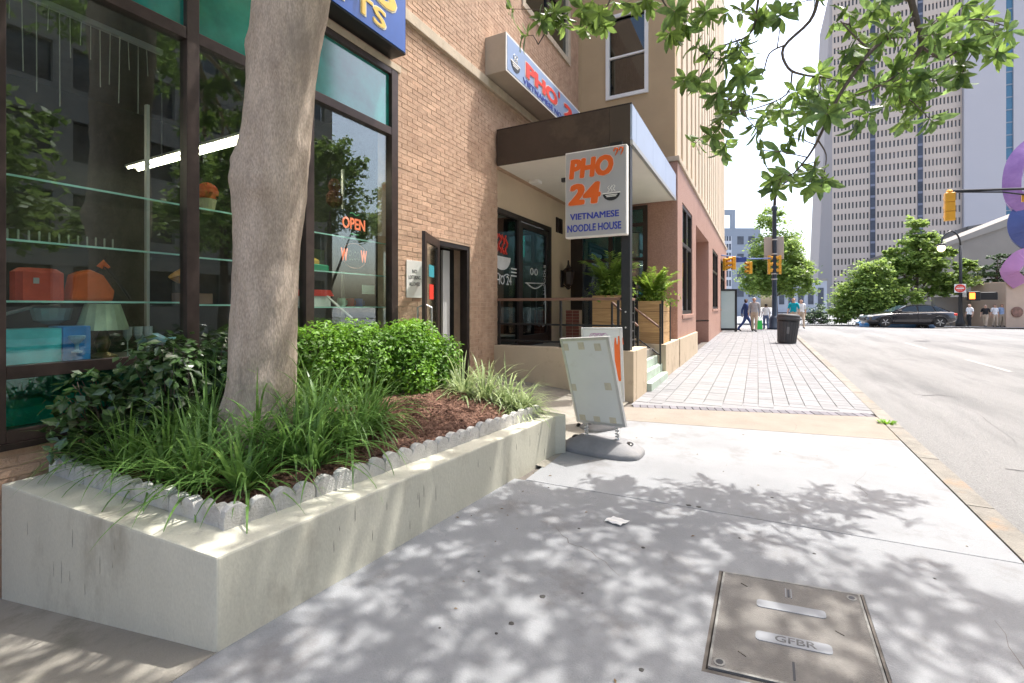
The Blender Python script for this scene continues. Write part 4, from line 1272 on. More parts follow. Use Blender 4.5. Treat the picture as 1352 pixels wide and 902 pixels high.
LIMBS = [
 [(-2.84, 2.24, 4.4, .17), (-2.4, 2.6, 4.95, .13), (-1.6, 3.3, 5.3, .1), (-.6, 4.1, 5.25, .075), (.4, 4.8, 4.95, .05), (1.08, 5.09, 4.5, .032), (1.151, 5.127, 4.134, .026)],
 [(-2.8, 2.26, 4.6, .15), (-2.7, 2.0, 5.2, .11), (-1.9, 1.9, 5.8, .08), (-1.0, 2.0, 6.3, .05), (-.2, 2.2, 6.6, .025)],
 [(-2.7, 2.3, 5.0, .12), (-2.6, 2.6, 5.8, .09), (-2.2, 3.3, 6.4, .06), (-1.8, 4.0, 6.8, .03)],
 [(-2.75, 2.28, 4.8, .12), (-3.1, 1.6, 5.4, .09), (-3.5, .8, 5.9, .06), (-3.7, 0, 6.3, .03)],
 [(-2.68, 2.33, 5.3, .12), (-2.6, 2.3, 6.4, .08), (-2.3, 2.1, 7.4, .04)],
 [(-2.4, 2.6, 4.95, .09), (-1.7, 2.2, 5.2, .07), (-.7, 1.6, 5.4, .05), (.2, 1.3, 5.5, .025)],
 [(-1.6, 3.3, 5.3, .06), (-1.2, 3.3, 5.7, .045), (-.3, 3.3, 6.1, .025)],
 [(-.6, 4.1, 5.25, .05), (.1, 4.9, 4.9, .035), (.526, 5.137, 4.611, .018)],
 [(-.6, 4.1, 5.25, .04), (-.2, 4.6, 4.95, .03), (.019, 4.983, 4.612, .014)],
 [(-1.6, 3.3, 5.3, .05), (-1.75, 4.0, 5.2, .035), (-1.782, 4.487, 4.817, .014)],
 [(-1.6, 3.3, 5.3, .04), (-1.4, 4.2, 5.2, .03), (-1.381, 4.698, 4.895, .012)],
 [(-1.2, 3.6, 5.3, .04), (-1.0, 4.3, 5.1, .028), (-.926, 4.711, 4.754, .012)],
]
for l in LIMBS: limb(lb, l, 9, 4, .08, 5)
lb.build('limbs', mt['bark'], tree, True)
TWIGS = [[(1.105,5.103,4.394),(1.151,5.127,4.134),(1.22,5.164,3.939),(1.264,5.244,3.759),(1.156,5.243,3.6),(1.115,5.221,3.4)],[(1.18,5.143,3.972),(1.023,5.003,3.812),(0.842,4.851,3.637),(0.673,4.763,3.371),(0.55,4.698,3.149),(0.455,4.704,2.913),(0.386,4.668,2.772),(0.276,4.667,2.651)],[(0.526,5.137,4.611),(0.495,5.121,4.332),(0.421,5.082,4.122),(0.217,4.974,3.912),(0.245,4.933,3.677),(0.363,4.938,3.583),(0.514,5.018,3.583)],[(0.217,4.974,3.912),(0.087,4.906,3.828),(0.031,4.877,3.633),(-0.062,4.828,3.577)],[(0.281,4.952,3.642),(0.245,4.933,3.435),(-0.0,4.86,3.353),(-0.217,4.746,3.283)],[(0.019,4.983,4.612),(-0.0,4.973,4.326),(-0.082,4.93,4.076),(-0.348,4.79,3.933),(-0.506,4.706,3.611)],[(-1.782,4.487,4.817),(-1.809,4.472,4.622),(-1.899,4.425,4.349),(-1.989,4.378,4.193)],[(1.264,5.244,3.904),(1.416,5.38,3.967),(1.71,5.535,4.033),(1.976,5.675,3.947)],[(1.264,5.244,3.759),(1.445,5.395,3.7),(1.593,5.473,3.767),(1.828,5.597,3.833)],[(0.842,4.851,3.637),(0.701,4.778,3.783),(0.617,4.733,3.91)],[(1.156,5.243,3.6),(0.944,5.131,3.433),(0.767,5.038,3.367)],[(-1.381,4.698,4.895),(-1.347,4.716,4.661),(-1.45,4.661,4.466)],[(-0.926,4.711,4.754),(-0.794,4.781,4.454),(-0.629,4.868,4.23)],[(0.455,4.704,2.913),(0.511,4.734,2.785),(0.511,4.734,2.656)]]
TIPS = [(-1.874,4.178,4.324),(-2.132,4.28,4.275),(-1.777,4.331,4.455),(-1.768,4.516,4.4),(-2.284,4.267,4.593),(-1.472,4.254,4.344),(-1.332,4.283,4.275),(-1.35,4.929,4.721),(-1.087,4.604,4.442),(-1.312,4.463,4.221),(-1.673,4.883,4.51),(-0.953,4.844,4.576),(-0.614,4.752,4.179),(-0.414,4.563,4.182),(-0.738,4.528,4.046),(-0.635,4.198,4.043),(-0.531,4.626,3.935),(-0.292,4.944,4.323),(-0.246,4.697,3.743),(-0.14,4.922,3.965),(0.019,4.949,4.2),(0.17,4.543,3.979),(0.287,5.158,4.381),(-0.465,4.627,3.567),(-0.579,4.34,3.485),(-0.31,4.267,3.304),(-0.532,4.817,3.077),(-0.377,4.582,3.034),(-0.285,4.823,2.931),(-0.247,4.979,3.374),(-0.095,4.923,3.453),(0.078,5.173,3.382),(-0.0,4.725,3.084),(0.192,5.142,3.335),(0.303,4.918,3.369),(0.445,5.095,3.493),(0.39,5.314,3.301),(-0.0,4.487,2.836),(0.23,4.642,2.963),(-0.087,4.532,3.509),(-0.165,5.09,3.883),(0.109,4.816,2.63),(0.281,5.053,2.721),(0.428,4.588,2.611),(0.508,4.8,2.576),(0.15,4.792,2.551),(0.617,4.733,3.593),(0.759,4.989,3.58),(0.876,5.051,4.055),(0.985,5.357,3.936),(1.081,5.238,3.615),(1.237,5.512,3.423),(0.795,5.222,3.4),(0.687,5.267,3.568),(1.351,5.369,3.811),(1.352,4.962,3.805),(1.602,5.648,3.677),(1.819,5.852,4.225),(1.632,5.697,3.539),(1.62,5.431,3.772),(1.803,5.641,3.896),(1.842,5.266,3.755),(1.899,5.781,3.79),(1.253,5.238,3.179),(1.285,5.029,3.021),(0.796,4.59,3.0),(1.039,5.351,3.331),(1.217,5.547,3.229),(0.48,4.446,3.038),(0.485,5.014,3.383),(1.36,5.17,3.403),(1.515,5.048,3.946),(1.0,4.889,3.76),(0.844,5.18,3.85),(1.287,5.493,3.786),(1.165,4.773,3.295),(0.734,4.998,3.921),(1.271,4.829,3.654),(1.552,5.508,3.815),(1.005,4.915,3.311),(0.952,5.328,3.548),(0.624,5.234,3.37),(0.403,4.733,3.191)]
twm = MB()
RAD = [(.026, .017), (.02, .007), (.018, .008), (.008, .004), (.008, .004), (.014, .005), (.014, .005), (.012, .004), (.012, .004), (.01, .004), (.01, .004), (.012, .005), (.012, .004), (.007, .003)]
nodes = []
for b, (r0, r1) in zip(TWIGS, RAD):
    pts = [(*p, r0 + (r1 - r0) * i / (len(b) - 1)) for i, p in enumerate(b)]
    pts = [(p[0] + R.uniform(-.012, .012) * (i not in (0,)), p[1] + R.uniform(-.03, .03) * (i not in (0,)), p[2] + R.uniform(-.008, .008) * (i not in (0,)), p[3]) for i, p in enumerate(pts)]
    q = catm(pts, 4)
    twm.tube([p[:3] for p in q], [p[3] for p in q], 7)
    nodes += [Vector(p[:3]) for p in q]
# every leaf tip is tied back to the nearest branch
leaf_xf = []
def whorl(p, d, n, size, r):
    d = d.normalized()
    a0 = d.orthogonal().normalized()
    for k in range(n):
        an = 2.4 * k + r.uniform(-.3, .3)
        out = Matrix.Rotation(an, 3, d) @ a0
        el = r.uniform(-.25, .75)
        ax = (out * math.cos(el) + d * math.sin(el) + Vector((0, 0, -.18))).normalized()
        nm = (d * math.cos(el) - out * math.sin(el) + Vector((0, 0, .5)) + Vector((r.gauss(0, .25), r.gauss(0, .25), 0)))
        nm = (nm - ax * nm.dot(ax)).normalized()
        sx = ax.cross(nm)
        s = size * r.uniform(.7, 1.15)
        base = p - d * r.uniform(0, .07)
        m = Matrix((sx, ax, nm)).transposed().to_4x4()
        m = Matrix.Translation(base) @ m @ Matrix.Scale(s, 4)
        leaf_xf.append(m)
rt = random.Random(21)
for t_ in TIPS:
    tp = Vector(t_)
    nb = min(nodes, key=lambda q: (q - tp).length + (.3 if q.z < tp.z - .1 else 0))
    mid = nb.lerp(tp, .5) + Vector((rt.gauss(0, .03), rt.gauss(0, .03), rt.gauss(.02, .02)))
    twm.tube([nb, mid, tp], [.0055, .004, .003], 5)
    d = (tp - mid)
    d = d.normalized() * .6 + Vector((0, 0, -.15))
    whorl(tp, d, rt.randint(7, 10), .165, rt)
    for _ in range(rt.choice((0, 1, 1, 2))):
        p2 = nb.lerp(tp, rt.uniform(.4, .75)) + Vector((rt.gauss(0, .05), rt.gauss(0, .05), rt.gauss(0, .05)))
        twm.tube([mid, p2 + d * .05], [.004, .002], 4)
        whorl(p2, d + Vector((rt.gauss(0, .6), rt.gauss(0, .6), rt.gauss(0, .4))), rt.randint(6, 9), .15, rt)
twm.build('twigs', mt['twig'], tree, True)
LV = [(0, 0, 0), (.11, .2, .03), (-.11, .2, .03), (0, .2, 0), (.19, .52, .04), (-.19, .52, .04), (0, .52, -.01), (.13, .8, .0), (-.13, .8, .0), (0, .78, -.04), (0, 1, -.1)]
LF = [(0, 1, 3), (0, 3, 2), (3, 1, 4, 6), (2, 3, 6, 5), (6, 4, 7, 9), (5, 6, 9, 8), (9, 7, 10), (8, 9, 10)]
lme = MB().add(LV, LF).mesh('leaf', mt['leaf'], smooth=False)
def lsize(m):
    q = to_px(m.translation)
    if q is None or not (-10 < q[0] < 1362 and -10 < q[1] < 912): return 0
    return m.to_scale()[0] / q[2]
leaf_xf.sort(key=lambda m: -lsize(m))
crown = MB()
base_ = wl(tree)
for i, m in enumerate(leaf_xf):
    if i < 300:
        o = bpy.data.objects.new('leaf', lme)
        col.objects.link(o)
        o.parent = tree
        o.matrix_basis = Matrix.Translation(-base_) @ m
    else:
        crown.add(LV, LF, m)
# the rest of the crown, above the frame: it throws the dappled shade
rc = random.Random(5)
leaf_xf = []
def in_crown(x, y):
    """plan of the leafy spread: round the trunk and out over the pavement"""
    a_ = ((x + 2.2) / 2.6) ** 2 + ((y - 2.0) / 2.6) ** 2
    b2 = ((x - .2) / 1.9) ** 2 + ((y - 3.55) / 2.1) ** 2
    c2 = ((x + .2) / 1.7) ** 2 + ((y - 1.6) / 1.7) ** 2
    d2 = ((x - 2.2) / 1.05) ** 2 + ((y - 4.9) / .62) ** 2
    return min(a_, b2, c2, d2)
spots = [(-5 + .098 * i + rc.uniform(-.045, .045), -1 + .098 * j + rc.uniform(-.045, .045)) for i in range(86) for j in range(76)]
for x, y in spots:
    f = in_crown(x, y)
    if rc.random() < .15: continue
    if f > 1 or (f > .75 and rc.random() < .5): continue
    hole = noise.noise(Vector((x * .95 + 3, y * .95, 1.7)))
    if hole > .56 or noise.noise(Vector((x * 2.6, y * 2.6, 8))) > .54: continue
    z = 6.35 + rc.uniform(-.45, .9) + .25 * noise.noise(Vector((x, y, 0)))
    if x < -1.5: z += .2
    d = Vector((rc.gauss(0, 1), rc.gauss(0, 1), rc.gauss(.2, .8)))
    whorl(Vector((x, y, z)), d, rc.randint(5, 8), .155, rc)
for (x, y, z, rx, ry, rz, n) in [(.3, 4.9, 4.85, .6, .3, .12, 26), (-.7, 4.5, 5.05, .6, .35, .15, 30), (-1.5, 4.4, 5.15, .5, .3, .12, 20), (.9, 4.9, 4.9, .5, .25, .1, 22)]:
    for k in range(n):
        whorl(Vector((x + rc.gauss(0, .5) * rx, y + rc.gauss(0, .5) * ry, z + rc.gauss(0, .5) * rz)), Vector((rc.gauss(0, 1), rc.gauss(0, 1), rc.gauss(.2, .8))), rc.randint(6, 9), .15, rc)
for m in leaf_xf: crown.add(LV, LF, m)
crown.build('crown', mt['leaf_m'], tree, kind='stuff')
# ------------------------------------------------------------------ sandwich boards on the pavement
def swing_board(BLc, BRc, TLc, TRc, label, mat, base_c, base_yaw, second=False):
    BLc, BRc, TLc, TRc = map(Vector, (BLc, BRc, TLc, TRc))
    t = thing('pavement_sign', (base_c[0], base_c[1], zg(base_c[1])), label, 'sign', 'swinging pavement signs')
    r = ((BRc - BLc) + (TRc - TLc)) / 2; u = ((TLc - BLc) + (TRc - BRc)) / 2
    w, h = r.length, u.length
    r.normalize(); u = (u - r * u.dot(r)).normalized()
    n = r.cross(u)
    o = (BLc + BRc + TLc + TRc) / 4 - r * w / 2 - u * h / 2
    T = Matrix((r, u, n)).transposed().to_4x4(); T = Matrix.Translation(o) @ T
    MB().box(.025, w - .025, .025, h - .025, -.012, .012, T).build('panel', mat, t)
    f = MB()
    f.box(0, .03, 0, h, -.018, .019, T); f.box(w - .03, w, 0, h, -.018, .019, T)
    f.box(.03, w - .03, 0, .03, -.0175, .0185, T); f.box(.03, w - .03, h - .03, h, -.0175, .0185, T)
    f.build('frame', mt['alu'], t, bevel=.004)
    if not second:
        for (a, b) in ((.03, .94), (.42, .95), (.8, .93), (.02, .42), (.86, .45), (.1, .02), (.45, .015), (.82, .02)):
            MB().box(a * (w - .08), a * (w - .08) + .075, b * (h - .08), b * (h - .08) + .075, .0125, .015, T).build('tape', mt['tape'], t)
    else:
        MB().box(w * .8, w - .032, .25, h - .2, .0125, .0145, T).build('red_print', mt['orange'], t)
        for k in range(4):
            MB().box(w * .80, w - .05 - .015 * (k % 2), h - .2, h - .13 + .03 * (k % 2), .0124, .0146, T) if False else None
        for k in range(3):
            MB().prism([(w * .8 + .04 * k, h - .2), (w * .8 + .04 * k + .03, h - .2), (w * .8 + .04 * k + .022, h - .12 + .02 * (k % 2)), (w * .8 + .04 * k + .008, h - .12 + .02 * (k % 2))], T @ Vector((0, 0, .0125)), r, u, .002).build('red_print', mt['orange'], t)
        for k in range(3):
            MB().tube([T @ Vector((w * .3 + .06 * k + .05 * math.cos(q), h - .09 + .025 * math.sin(q * 1.7), .0135)) for q in range(6)], .004, 4).build('script_print', mt['pink'], t)
    # two springs and the rubber foot
    c = Vector((base_c[0], base_c[1], zg(base_c[1])))
    B = Matrix.Translation(c) @ Matrix.Rotation(base_yaw, 4, 'Z')
    B = B @ Matrix.Scale(.65 if second else .9, 4)
    for s_ in (.18, .82):
        top = T @ Vector((w * s_, 0, 0))
        bot = B @ Vector(((s_ - .5) * w * .95, 0, .1))
        n_ = 36
        MB().tube([bot.lerp(top, q / n_) + Vector((.017 * math.cos(q * 1.1), .017 * math.sin(q * 1.1), 0)) for q in range(n_ + 1)], .009, 5).build('spring', mt['alu'], t)
    mb = MB()
    rings = [(1.0, 0), (1.0, .035), (.96, .055), (.84, .09), (.62, .135), (.3, .15), (.02, .152)]
    N_ = 40
    vs = []
    for s_, z_ in rings:
        for k in range(N_):
            a = 2 * math.pi * k / N_
            e = 4.5
            ca, sa = math.cos(a), math.sin(a)
            x_ = .46 * s_ * math.copysign(abs(ca) ** (2 / e), ca); y_ = .27 * (s_ if s_ > .9 else s_ * .92) * math.copysign(abs(sa) ** (2 / e), sa)
            x_ += 0
            y_ *= 1 - .22 * (x_ / .46) ** 2
            vs.append((x_, y_, z_))
    mb.add(vs, [(i * N_ + k, i * N_ + (k + 1) % N_, (i + 1) * N_ + (k + 1) % N_, (i + 1) * N_ + k) for i in range(len(rings) - 1) for k in range(N_)] + [tuple(range((len(rings) - 1) * N_, len(rings) * N_))], B)
    mb.build('rubber_foot', mt['rubber'], t, True)
    for s_ in (-1, 1):
        MB().bbox(.30 * s_ - .05, .30 * s_ + .05, -.045, .045, .05, .133, .012, B).build('handle_hole', mt['black'], t)
        if not second: continue
        W_ = B @ Matrix.Translation((.41 * s_, .2, .045)) @ Matrix.Rotation(rad(90), 4, 'X')
        MB().lathe([(.03, -.02), (.045, -.015), (.045, .015), (.03, .02)], W_, 14).build('wheel', mt['black'], t)
    return t
swing_board((-1.705, 4.743, .269), (-1.138, 4.581, .316), (-1.83, 4.567, 1.168), (-1.264, 4.404, 1.215),
            'blank white pavement sign with tape scraps tilting on a grey rubber foot', mt['board'], (-1.40, 4.62), rad(-2))
swing_board((-1.88, 5.5, .36), (-1.42, 5.56, .36), (-1.915, 5.42, 1.24), (-1.40, 5.48, 1.26),
            'second pavement sign with red print half hidden behind the blank board', mt['board'], (-1.66, 5.5), rad(62), True)

# ------------------------------------------------------------------ utility cover
uc = thing('utility_cover', (.14, 2.5, .02), 'rectangular grey utility box cover marked GFBR in the sidewalk', 'utility cover')
o2 = CT[3]; rx2 = (CT[1] - CT[0]); ly = (CT[0] - CT[3])
CW, CL_ = rx2.length, ly.length
def cp2(a, b, z): 
    q = o2 + rx2 * a + ly * b
    return (q.x, q.y, zg(q.y) + z)
rim = MB()
q0 = [cp2(a, b, .0) for a, b in ((-.028, -.02), (1.022, -.02), (1.022, 1.02), (-.028, 1.02))]
q1 = [cp2(a, b, .004) for a, b in ((-.006, -.004), (1.004, -.004), (1.004, 1.004), (-.006, 1.004))]
q2 = [cp2(a, b, -.04) for a, b in ((-.002, 0), (1, 0), (1, 1), (-.002, 1))]
rim.add(q0 + q1 + q2, [(j, (j + 1) % 4, 4 + (j + 1) % 4, 4 + j) for j in range(4)] + [(4 + j, 4 + (j + 1) % 4, 8 + (j + 1) % 4, 8 + j) for j in range(4)])
rim.build('frame', mt['joint'], uc)
dn = 22
lid = MB()
vs = []
for z_, s_ in ((-.04, .006), (.004, .006), (.009, .014)):
    vs += [cp2(a, b, z_) for a, b in ((s_, s_), (1 - s_, s_), (1 - s_, 1 - s_), (s_, 1 - s_))]
lid.add(vs, [(j, (j + 1) % 4, 4 + (j + 1) % 4, 4 + j) for j in range(4)] + [(4 + j, 4 + (j + 1) % 4, 8 + (j + 1) % 4, 8 + j) for j in range(4)] + [(8, 9, 10, 11)])
lid.build('lid', mt['cover'], uc)
eb = MB()
for (a, b, c, d) in ((.006, .022, .01, .99), (.978, .994, .01, .99), (.022, .978, .006, .02), (.022, .978, .98, .994)):
    n0 = [cp2(x, y, .009) for x, y in ((a, c), (b, c), (b, d), (a, d))]; n1 = [cp2(x, y, .0115) for x, y in ((a, c), (b, c), (b, d), (a, d))]
    eb.add(n0 + n1, [(4, 5, 6, 7)] + [(j, (j + 1) % 4, 4 + (j + 1) % 4, 4 + j) for j in range(4)])
eb.build('lid_edge', mt['coveredge'], uc)
def patch(a, b, c, d, z0, z1, name, mat, rnd_=.3):
    pts = []
    w, h = b - a, d - c
    rr = min(w, h) * rnd_
    for (cx, cy, s0) in ((b - rr, d - rr, 0), (a + rr, d - rr, 90), (a + rr, c + rr, 180), (b - rr, c + rr, 270)):
        for k in range(4): 
            an = rad(s0 + 30 * k); pts.append((cx + rr * math.cos(an), cy + rr * math.sin(an)))
    n_ = len(pts)
    MB().add([cp2(x, y, z0) for x, y in pts] + [cp2(x, y, z1) for x, y in pts], [tuple(range(n_, 2 * n_))] + [(j, (j + 1) % n_, n_ + (j + 1) % n_, n_ + j) for j in range(n_)]).build(name, mat, uc)
patch(.27, .73, .64, .72, .009, .0125, 'name_bar', mt['coverbar'])
patch(.27, .73, .31, .395, .009, .0125, 'name_bar', mt['coverbar'])
patch(.485, .5, .81, .9, .009, .0105, 'lift_slot', mt['black'])
patch(.485, .5, .05, .19, .009, .0105, 'lift_slot', mt['black'])
patch(.47, .477, .8, .91, .009, .0115, 'slot_edge', mt['coverbar']); patch(.508, .515, .8, .91, .009, .0115, 'slot_edge', mt['coverbar'])
for (a, b) in ((.07, .06), (.93, .93)):
    patch(a - .035, a + .035, b - .03, b + .03, .009, .012, 'bolt_boss', mt['coveredge'], .5)
    patch(a - .022, a + .022, b - .019, b + .019, .012, .0125, 'bolt', mt['black'], .5)
rdir = Vector((rx2.x, rx2.y, 0)).normalized(); udir = Vector((ly.x, ly.y, 0)).normalized()
text('GFBR', .16, .042, Vector(cp2(.39, .33, .0126)), rdir, udir, M('faded_black', (.12, .12, .12), .8), uc, .0006, .01)
for (a, b) in ((.18, .86), (.2, .16), (.8, .52)):
    MB().tube([cp2(a - .03, b + .02, .0105), cp2(a, b, .011), cp2(a + .02, b - .01, .0105)], .0025, 4).build('scratch', mt['joint'], uc)

# ------------------------------------------------------------------ litter bin
cz = zg(19.9)
tb_ = thing('litter_bin', (.95, 19.9, cz), 'dark grey litter bin tilting on the pavement near the kerb', 'litter bin')
B = Matrix.Translation((.95, 19.9, cz)) @ Matrix.Rotation(rad(4.5), 4, Vector((math.sin(-YAW) * -1 * 0 - .466, .885, 0)))
MB().lathe([(.27, .0), (.29, .02), (.345, .82), (.345, .84), (.3, .86)], B, 24).build('body', mt['can'], tb_, False, bevel=0)
slat = MB().bbox(-.034, .034, -.012, .012, 0, .8, .005)
sm = slat.mesh('slat', mt['can'])
for k in range(22):
    a = 2 * math.pi * k / 22
    X_ = B @ Matrix.Rotation(a, 4, 'Z') @ Matrix.Translation((0, -.291, .02)) @ Matrix.Rotation(rad(4.0), 4, 'X')
    o = bpy.data.objects.new('slat', sm); col.objects.link(o); o.parent = tb_
    o.matrix_basis = Matrix.Translation(-wl(tb_)) @ X_
MB().lathe([(.36, .84), (.385, .86), (.385, .93), (.36, .96), (.37, .97), (.37, 1.01), (.33, 1.06), (.24, 1.075), (.2, 1.05)], B, 28).build('lid', mt['can'], tb_, True)
MB().lathe([(.355, .77), (.362, .78), (.362, .82), (.355, .83)], B, 28).build('band', mt['black'], tb_)
MB().box(-.04, .04, -.345, -.335, .35, .6, B).build('emblem', M('bin_emblem', (.16, .16, .16), .5), tb_)

# ------------------------------------------------------------------ people
skinm = M('skin', (.5, .3, .21), .55, .05, 6)
skin2 = M('darker_skin', (.16, .085, .055), .55, .05, 6)
def cloth(name, c): return M(name, c, .9, .12, 9, .15, 70)
def person(loc, heading, height, label, shirt, trousers, hair, skin=None, pose='walk', long_sleeve=False, skirt=False, hat=None, group=None, seed=0, build=1.0):
    """one continuous skinned body with head, face and five-fingered hands; clothes are shells lifted off that body"""
    skin = skin or skinm
    k = height / 1.75
    st = {'walk': .24, 'stand': .04, 'stride': .34}[pose]
    V = []; E = []; Rr = []
    def v(p, r, par=None):
        V.append(Vector(p)); Rr.append((r[0], r[1]) if isinstance(r, tuple) else (r, r))
        if par is not None: E.append((par, len(V) - 1))
        return len(V) - 1
    b_ = build
    pel = v((0, 0, .95), (.16 * b_, .115 * b_))
    wa = v((0, .01, 1.1), (.138 * b_, .1 * b_), pel)
    ch = v((0, .0, 1.3), (.165 * b_, .115 * b_), wa)
    up = v((0, -.015, 1.43), (.1, .075), ch)
    nk = v((0, -.005, 1.5), .054, up)
    h1 = v((0, .012, 1.58), (.07, .078), nk)
    h2 = v((0, .01, 1.665), (.076, .092), h1)
    h3 = v((0, .0, 1.725), (.05, .062), h2)
    ns = v((0, .098, 1.635), .014, h2)
    for s in (-1, 1):
        er = v((s * .085, -.005, 1.64), .014, h2)
    hands = []
    for s in (-1, 1):
        sh = v((s * .185, -.01, 1.42), .056, up)
        sw = st * .55 * s
        el = v((s * .235, -.03 + sw * .5, 1.13), .043, sh)
        wr = v((s * .245, .05 + sw, .9), .03, el)
        pm = v((s * .243, .075 + sw * 1.05, .83), (.036, .022), wr)
        hands.append((s, V[pm].copy(), sw))
        hp_ = v((s * .095, 0, .88), .1 * b_, pel)
        fs = -s * st
        kn = v((s * .1, .03 + fs * .55 + (.04 if fs < 0 else .03), .5), .06, hp_)
        an = v((s * .1, fs * 1.05 - (.06 if fs < 0 else .0), .09 + (.03 if fs < 0 else 0)), .038, kn)
        he = v((s * .1, fs * 1.05 - .05 - (.04 if fs < 0 else 0), .045 + (.02 if fs < 0 else 0)), .036, an)
        to = v((s * .11, fs * 1.05 + .15 - (.05 if fs < 0 else 0), .03), (.042, .026), an)
    me = bpy.data.meshes.new('person_body')
    me.from_pydata([p for p in V], E, [])
    ob = bpy.data.objects.new('person_tmp', me); col.objects.link(ob)
    md = ob.modifiers.new('skin', 'SKIN'); md.use_smooth_shade = True
    for i, r in enumerate(Rr):
        me.skin_vertices[0].data[i].radius = r
    me.skin_vertices[0].data[0].use_root = True
    ms = ob.modifiers.new('sub', 'SUBSURF'); ms.levels = 1; ms.render_levels = 1
    dg = bpy.context.evaluated_depsgraph_get()
    body = bpy.data.meshes.new_from_object(ob.evaluated_get(dg), depsgraph=dg)
    bpy.data.objects.remove(ob); bpy.data.meshes.remove(me)
    bm = bmesh.new(); bm.from_mesh(body)
    # fingers grow out of the palms
    fm = MB()
    for s, p, sw in hands:
        for q, (off, L_) in enumerate(((-.03, .072), (-.01, .082), (.01, .078), (.03, .06))):
            a = p + Vector((0, off, -.03))
            fm.tube([a + Vector((0, 0, .02)), a + Vector((-s * .004, off * .1, -L_ * .4)), a + Vector((-s * .018, off * .1 + .006, -L_ * .75)), a + Vector((-s * .034, off * .1 + .012, -L_))], [.0095, .009, .008, .006], 6)
        a = p + Vector((-s * .004, .03, .02))
        fm.tube([a, a + Vector((-s * .01, .028, -.022)), a + Vector((-s * .02, .036, -.052))], [.011, .01, .007], 6)
    fme = fm.mesh('f', None); bm.from_mesh(fme); bpy.data.meshes.remove(fme)
    for f in bm.faces: f.smooth = True
    x, y = loc
    t = thing('person', (x, y, zg(y)), label, 'person', group)
    t.rotation_euler = (0, 0, heading)
    def part(name, test, lift, mat, solid=True):
        bm2 = bm.copy()
        bm2.normal_update()
        kill = [f for f in bm2.faces if not test(f.calc_center_median())]
        bmesh.ops.delete(bm2, geom=kill, context='FACES')
        if not bm2.faces: bm2.free(); return
        bm2.normal_update()
        for vv in bm2.verts: vv.co += vv.normal * lift(vv.co)
        for vv in bm2.verts: vv.co *= k
        m = bpy.data.meshes.new(name); bm2.to_mesh(m); bm2.free()
        m.materials.clear(); m.materials.append(mat)
        o = bpy.data.objects.new(name, m); col.objects.link(o); o.parent = t
        return o
    part('body', lambda c: True, lambda c: 0, skin)
    arm = lambda c: abs(c.x) > .2 and c.z < 1.36
    sl = .93 if long_sleeve else 1.16
    part('shirt', lambda c: (c.z > .97 and c.z < 1.475 and not arm(c)) or (arm(c) and c.z > sl), lambda c: .014 + .012 * max(0, 1.1 - c.z), shirt)
    if skirt:
        part('trousers', lambda c: c.z > .55 and c.z < 1.03 and not arm(c), lambda c: .02 + .07 * max(0, 1.0 - c.z), trousers)
    else:
        part('trousers', lambda c: c.z > .1 and c.z < 1.02 and not arm(c), lambda c: .012 + .012 * max(0, .5 - c.z), trousers)
    part('shoes', lambda c: c.z < .105 and not arm(c), lambda c: .012, mt['black'])
    part('hair', lambda c: c.z > 1.685 or (c.z > 1.56 and c.y < -.02 and abs(c.x) < .1), lambda c: .016, hair)
    if hat is not None:
        MB().lathe([(.14 * k, 1.70 * k), (.14 * k, 1.71 * k), (.095 * k, 1.715 * k), (.09 * k, 1.8 * k), (.05 * k, 1.82 * k)], None, 14).build('hat', hat, t, True, local=True)
    # eyes and mouth
    for s in (-1, 1):
        MB().lathe([(.001, -.008), (.011, -.004), (.011, .004), (.001, .008)], Matrix.Translation(Vector((s * .032, .088, 1.66)) * k), 8).build('eye', mt['black'], t, local=True)
    MB().tube([Vector((-.022, .088, 1.59)) * k, Vector((0, .094, 1.588)) * k, Vector((.022, .088, 1.59)) * k], .005, 5).build('mouth', mt['red_l'], t, local=True)
    bm.free(); bpy.data.meshes.remove(body)
    return t
navy = cloth('navy_cloth', (.04, .07, .2)); greyc = cloth('grey_cloth', (.36, .34, .33)); khaki = cloth('khaki_cloth', (.45, .36, .27))
teal = cloth('teal_cloth', (.0, .3, .38)); whitec = cloth('white_cloth', (.72, .72, .72)); blackc = cloth('black_cloth', (.02, .02, .022)); lightb = cloth('light_blue_cloth', (.3, .4, .6)); denim = cloth('denim_cloth', (.08, .11, .2))
hd = M('dark_hair', (.02, .014, .01), .6, .2, 20); hg = M('grey_hair', (.45, .4, .36), .6, .2, 20); hb = M('brown_hair', (.12, .065, .035), .6, .2, 20)
PG = 'pedestrians at the crossing'
person((-.54, 27.4), rad(-75), 1.72, 'person in navy suit striding beside the glass kiosk', navy, navy, hd, skin2, 'stride', True, group=PG)
person((-.14, 27.2), rad(175), 1.78, 'grey haired person in pale grey top and tan trousers walking this way', greyc, khaki, hg, None, 'walk', True, group=PG, build=1.12)
person((.42, 29.4), rad(10), 1.45, 'short person in white shirt standing beside the tall signal pole', whitec, denim, hd, skin2, 'stand', group=PG)
person((1.72, 29.2), rad(160), 1.75, 'person in teal shirt partly hidden by the litter bin', teal, khaki, hb, None, 'walk', group=PG)
person((2.22, 31.4), rad(185), 1.68, 'person in white shirt just right of the teal shirted person', whitec, khaki, hb, None, 'walk', group=PG)
person((14.35, 47.8), rad(120), 1.74, 'person in white shirt and dark trousers beside the street lamp', whitec, blackc, hg, None, 'stand', group=PG)
person((15.5, 48.6), rad(150), 1.70, 'person in black top and tan trousers by the concrete wall', blackc, khaki, hg, None, 'walk', group=PG)
person((16.15, 49.0), rad(200), 1.74, 'person with long dark hair and white clothes by the stone pedestal', whitec, khaki, hd, None, 'stand', group=PG)
person((16.7, 49.4), rad(170), 1.78, 'person in light blue shirt and tan shorts nearest the stone pedestal', lightb, khaki, hb, None, 'stand', group=PG)
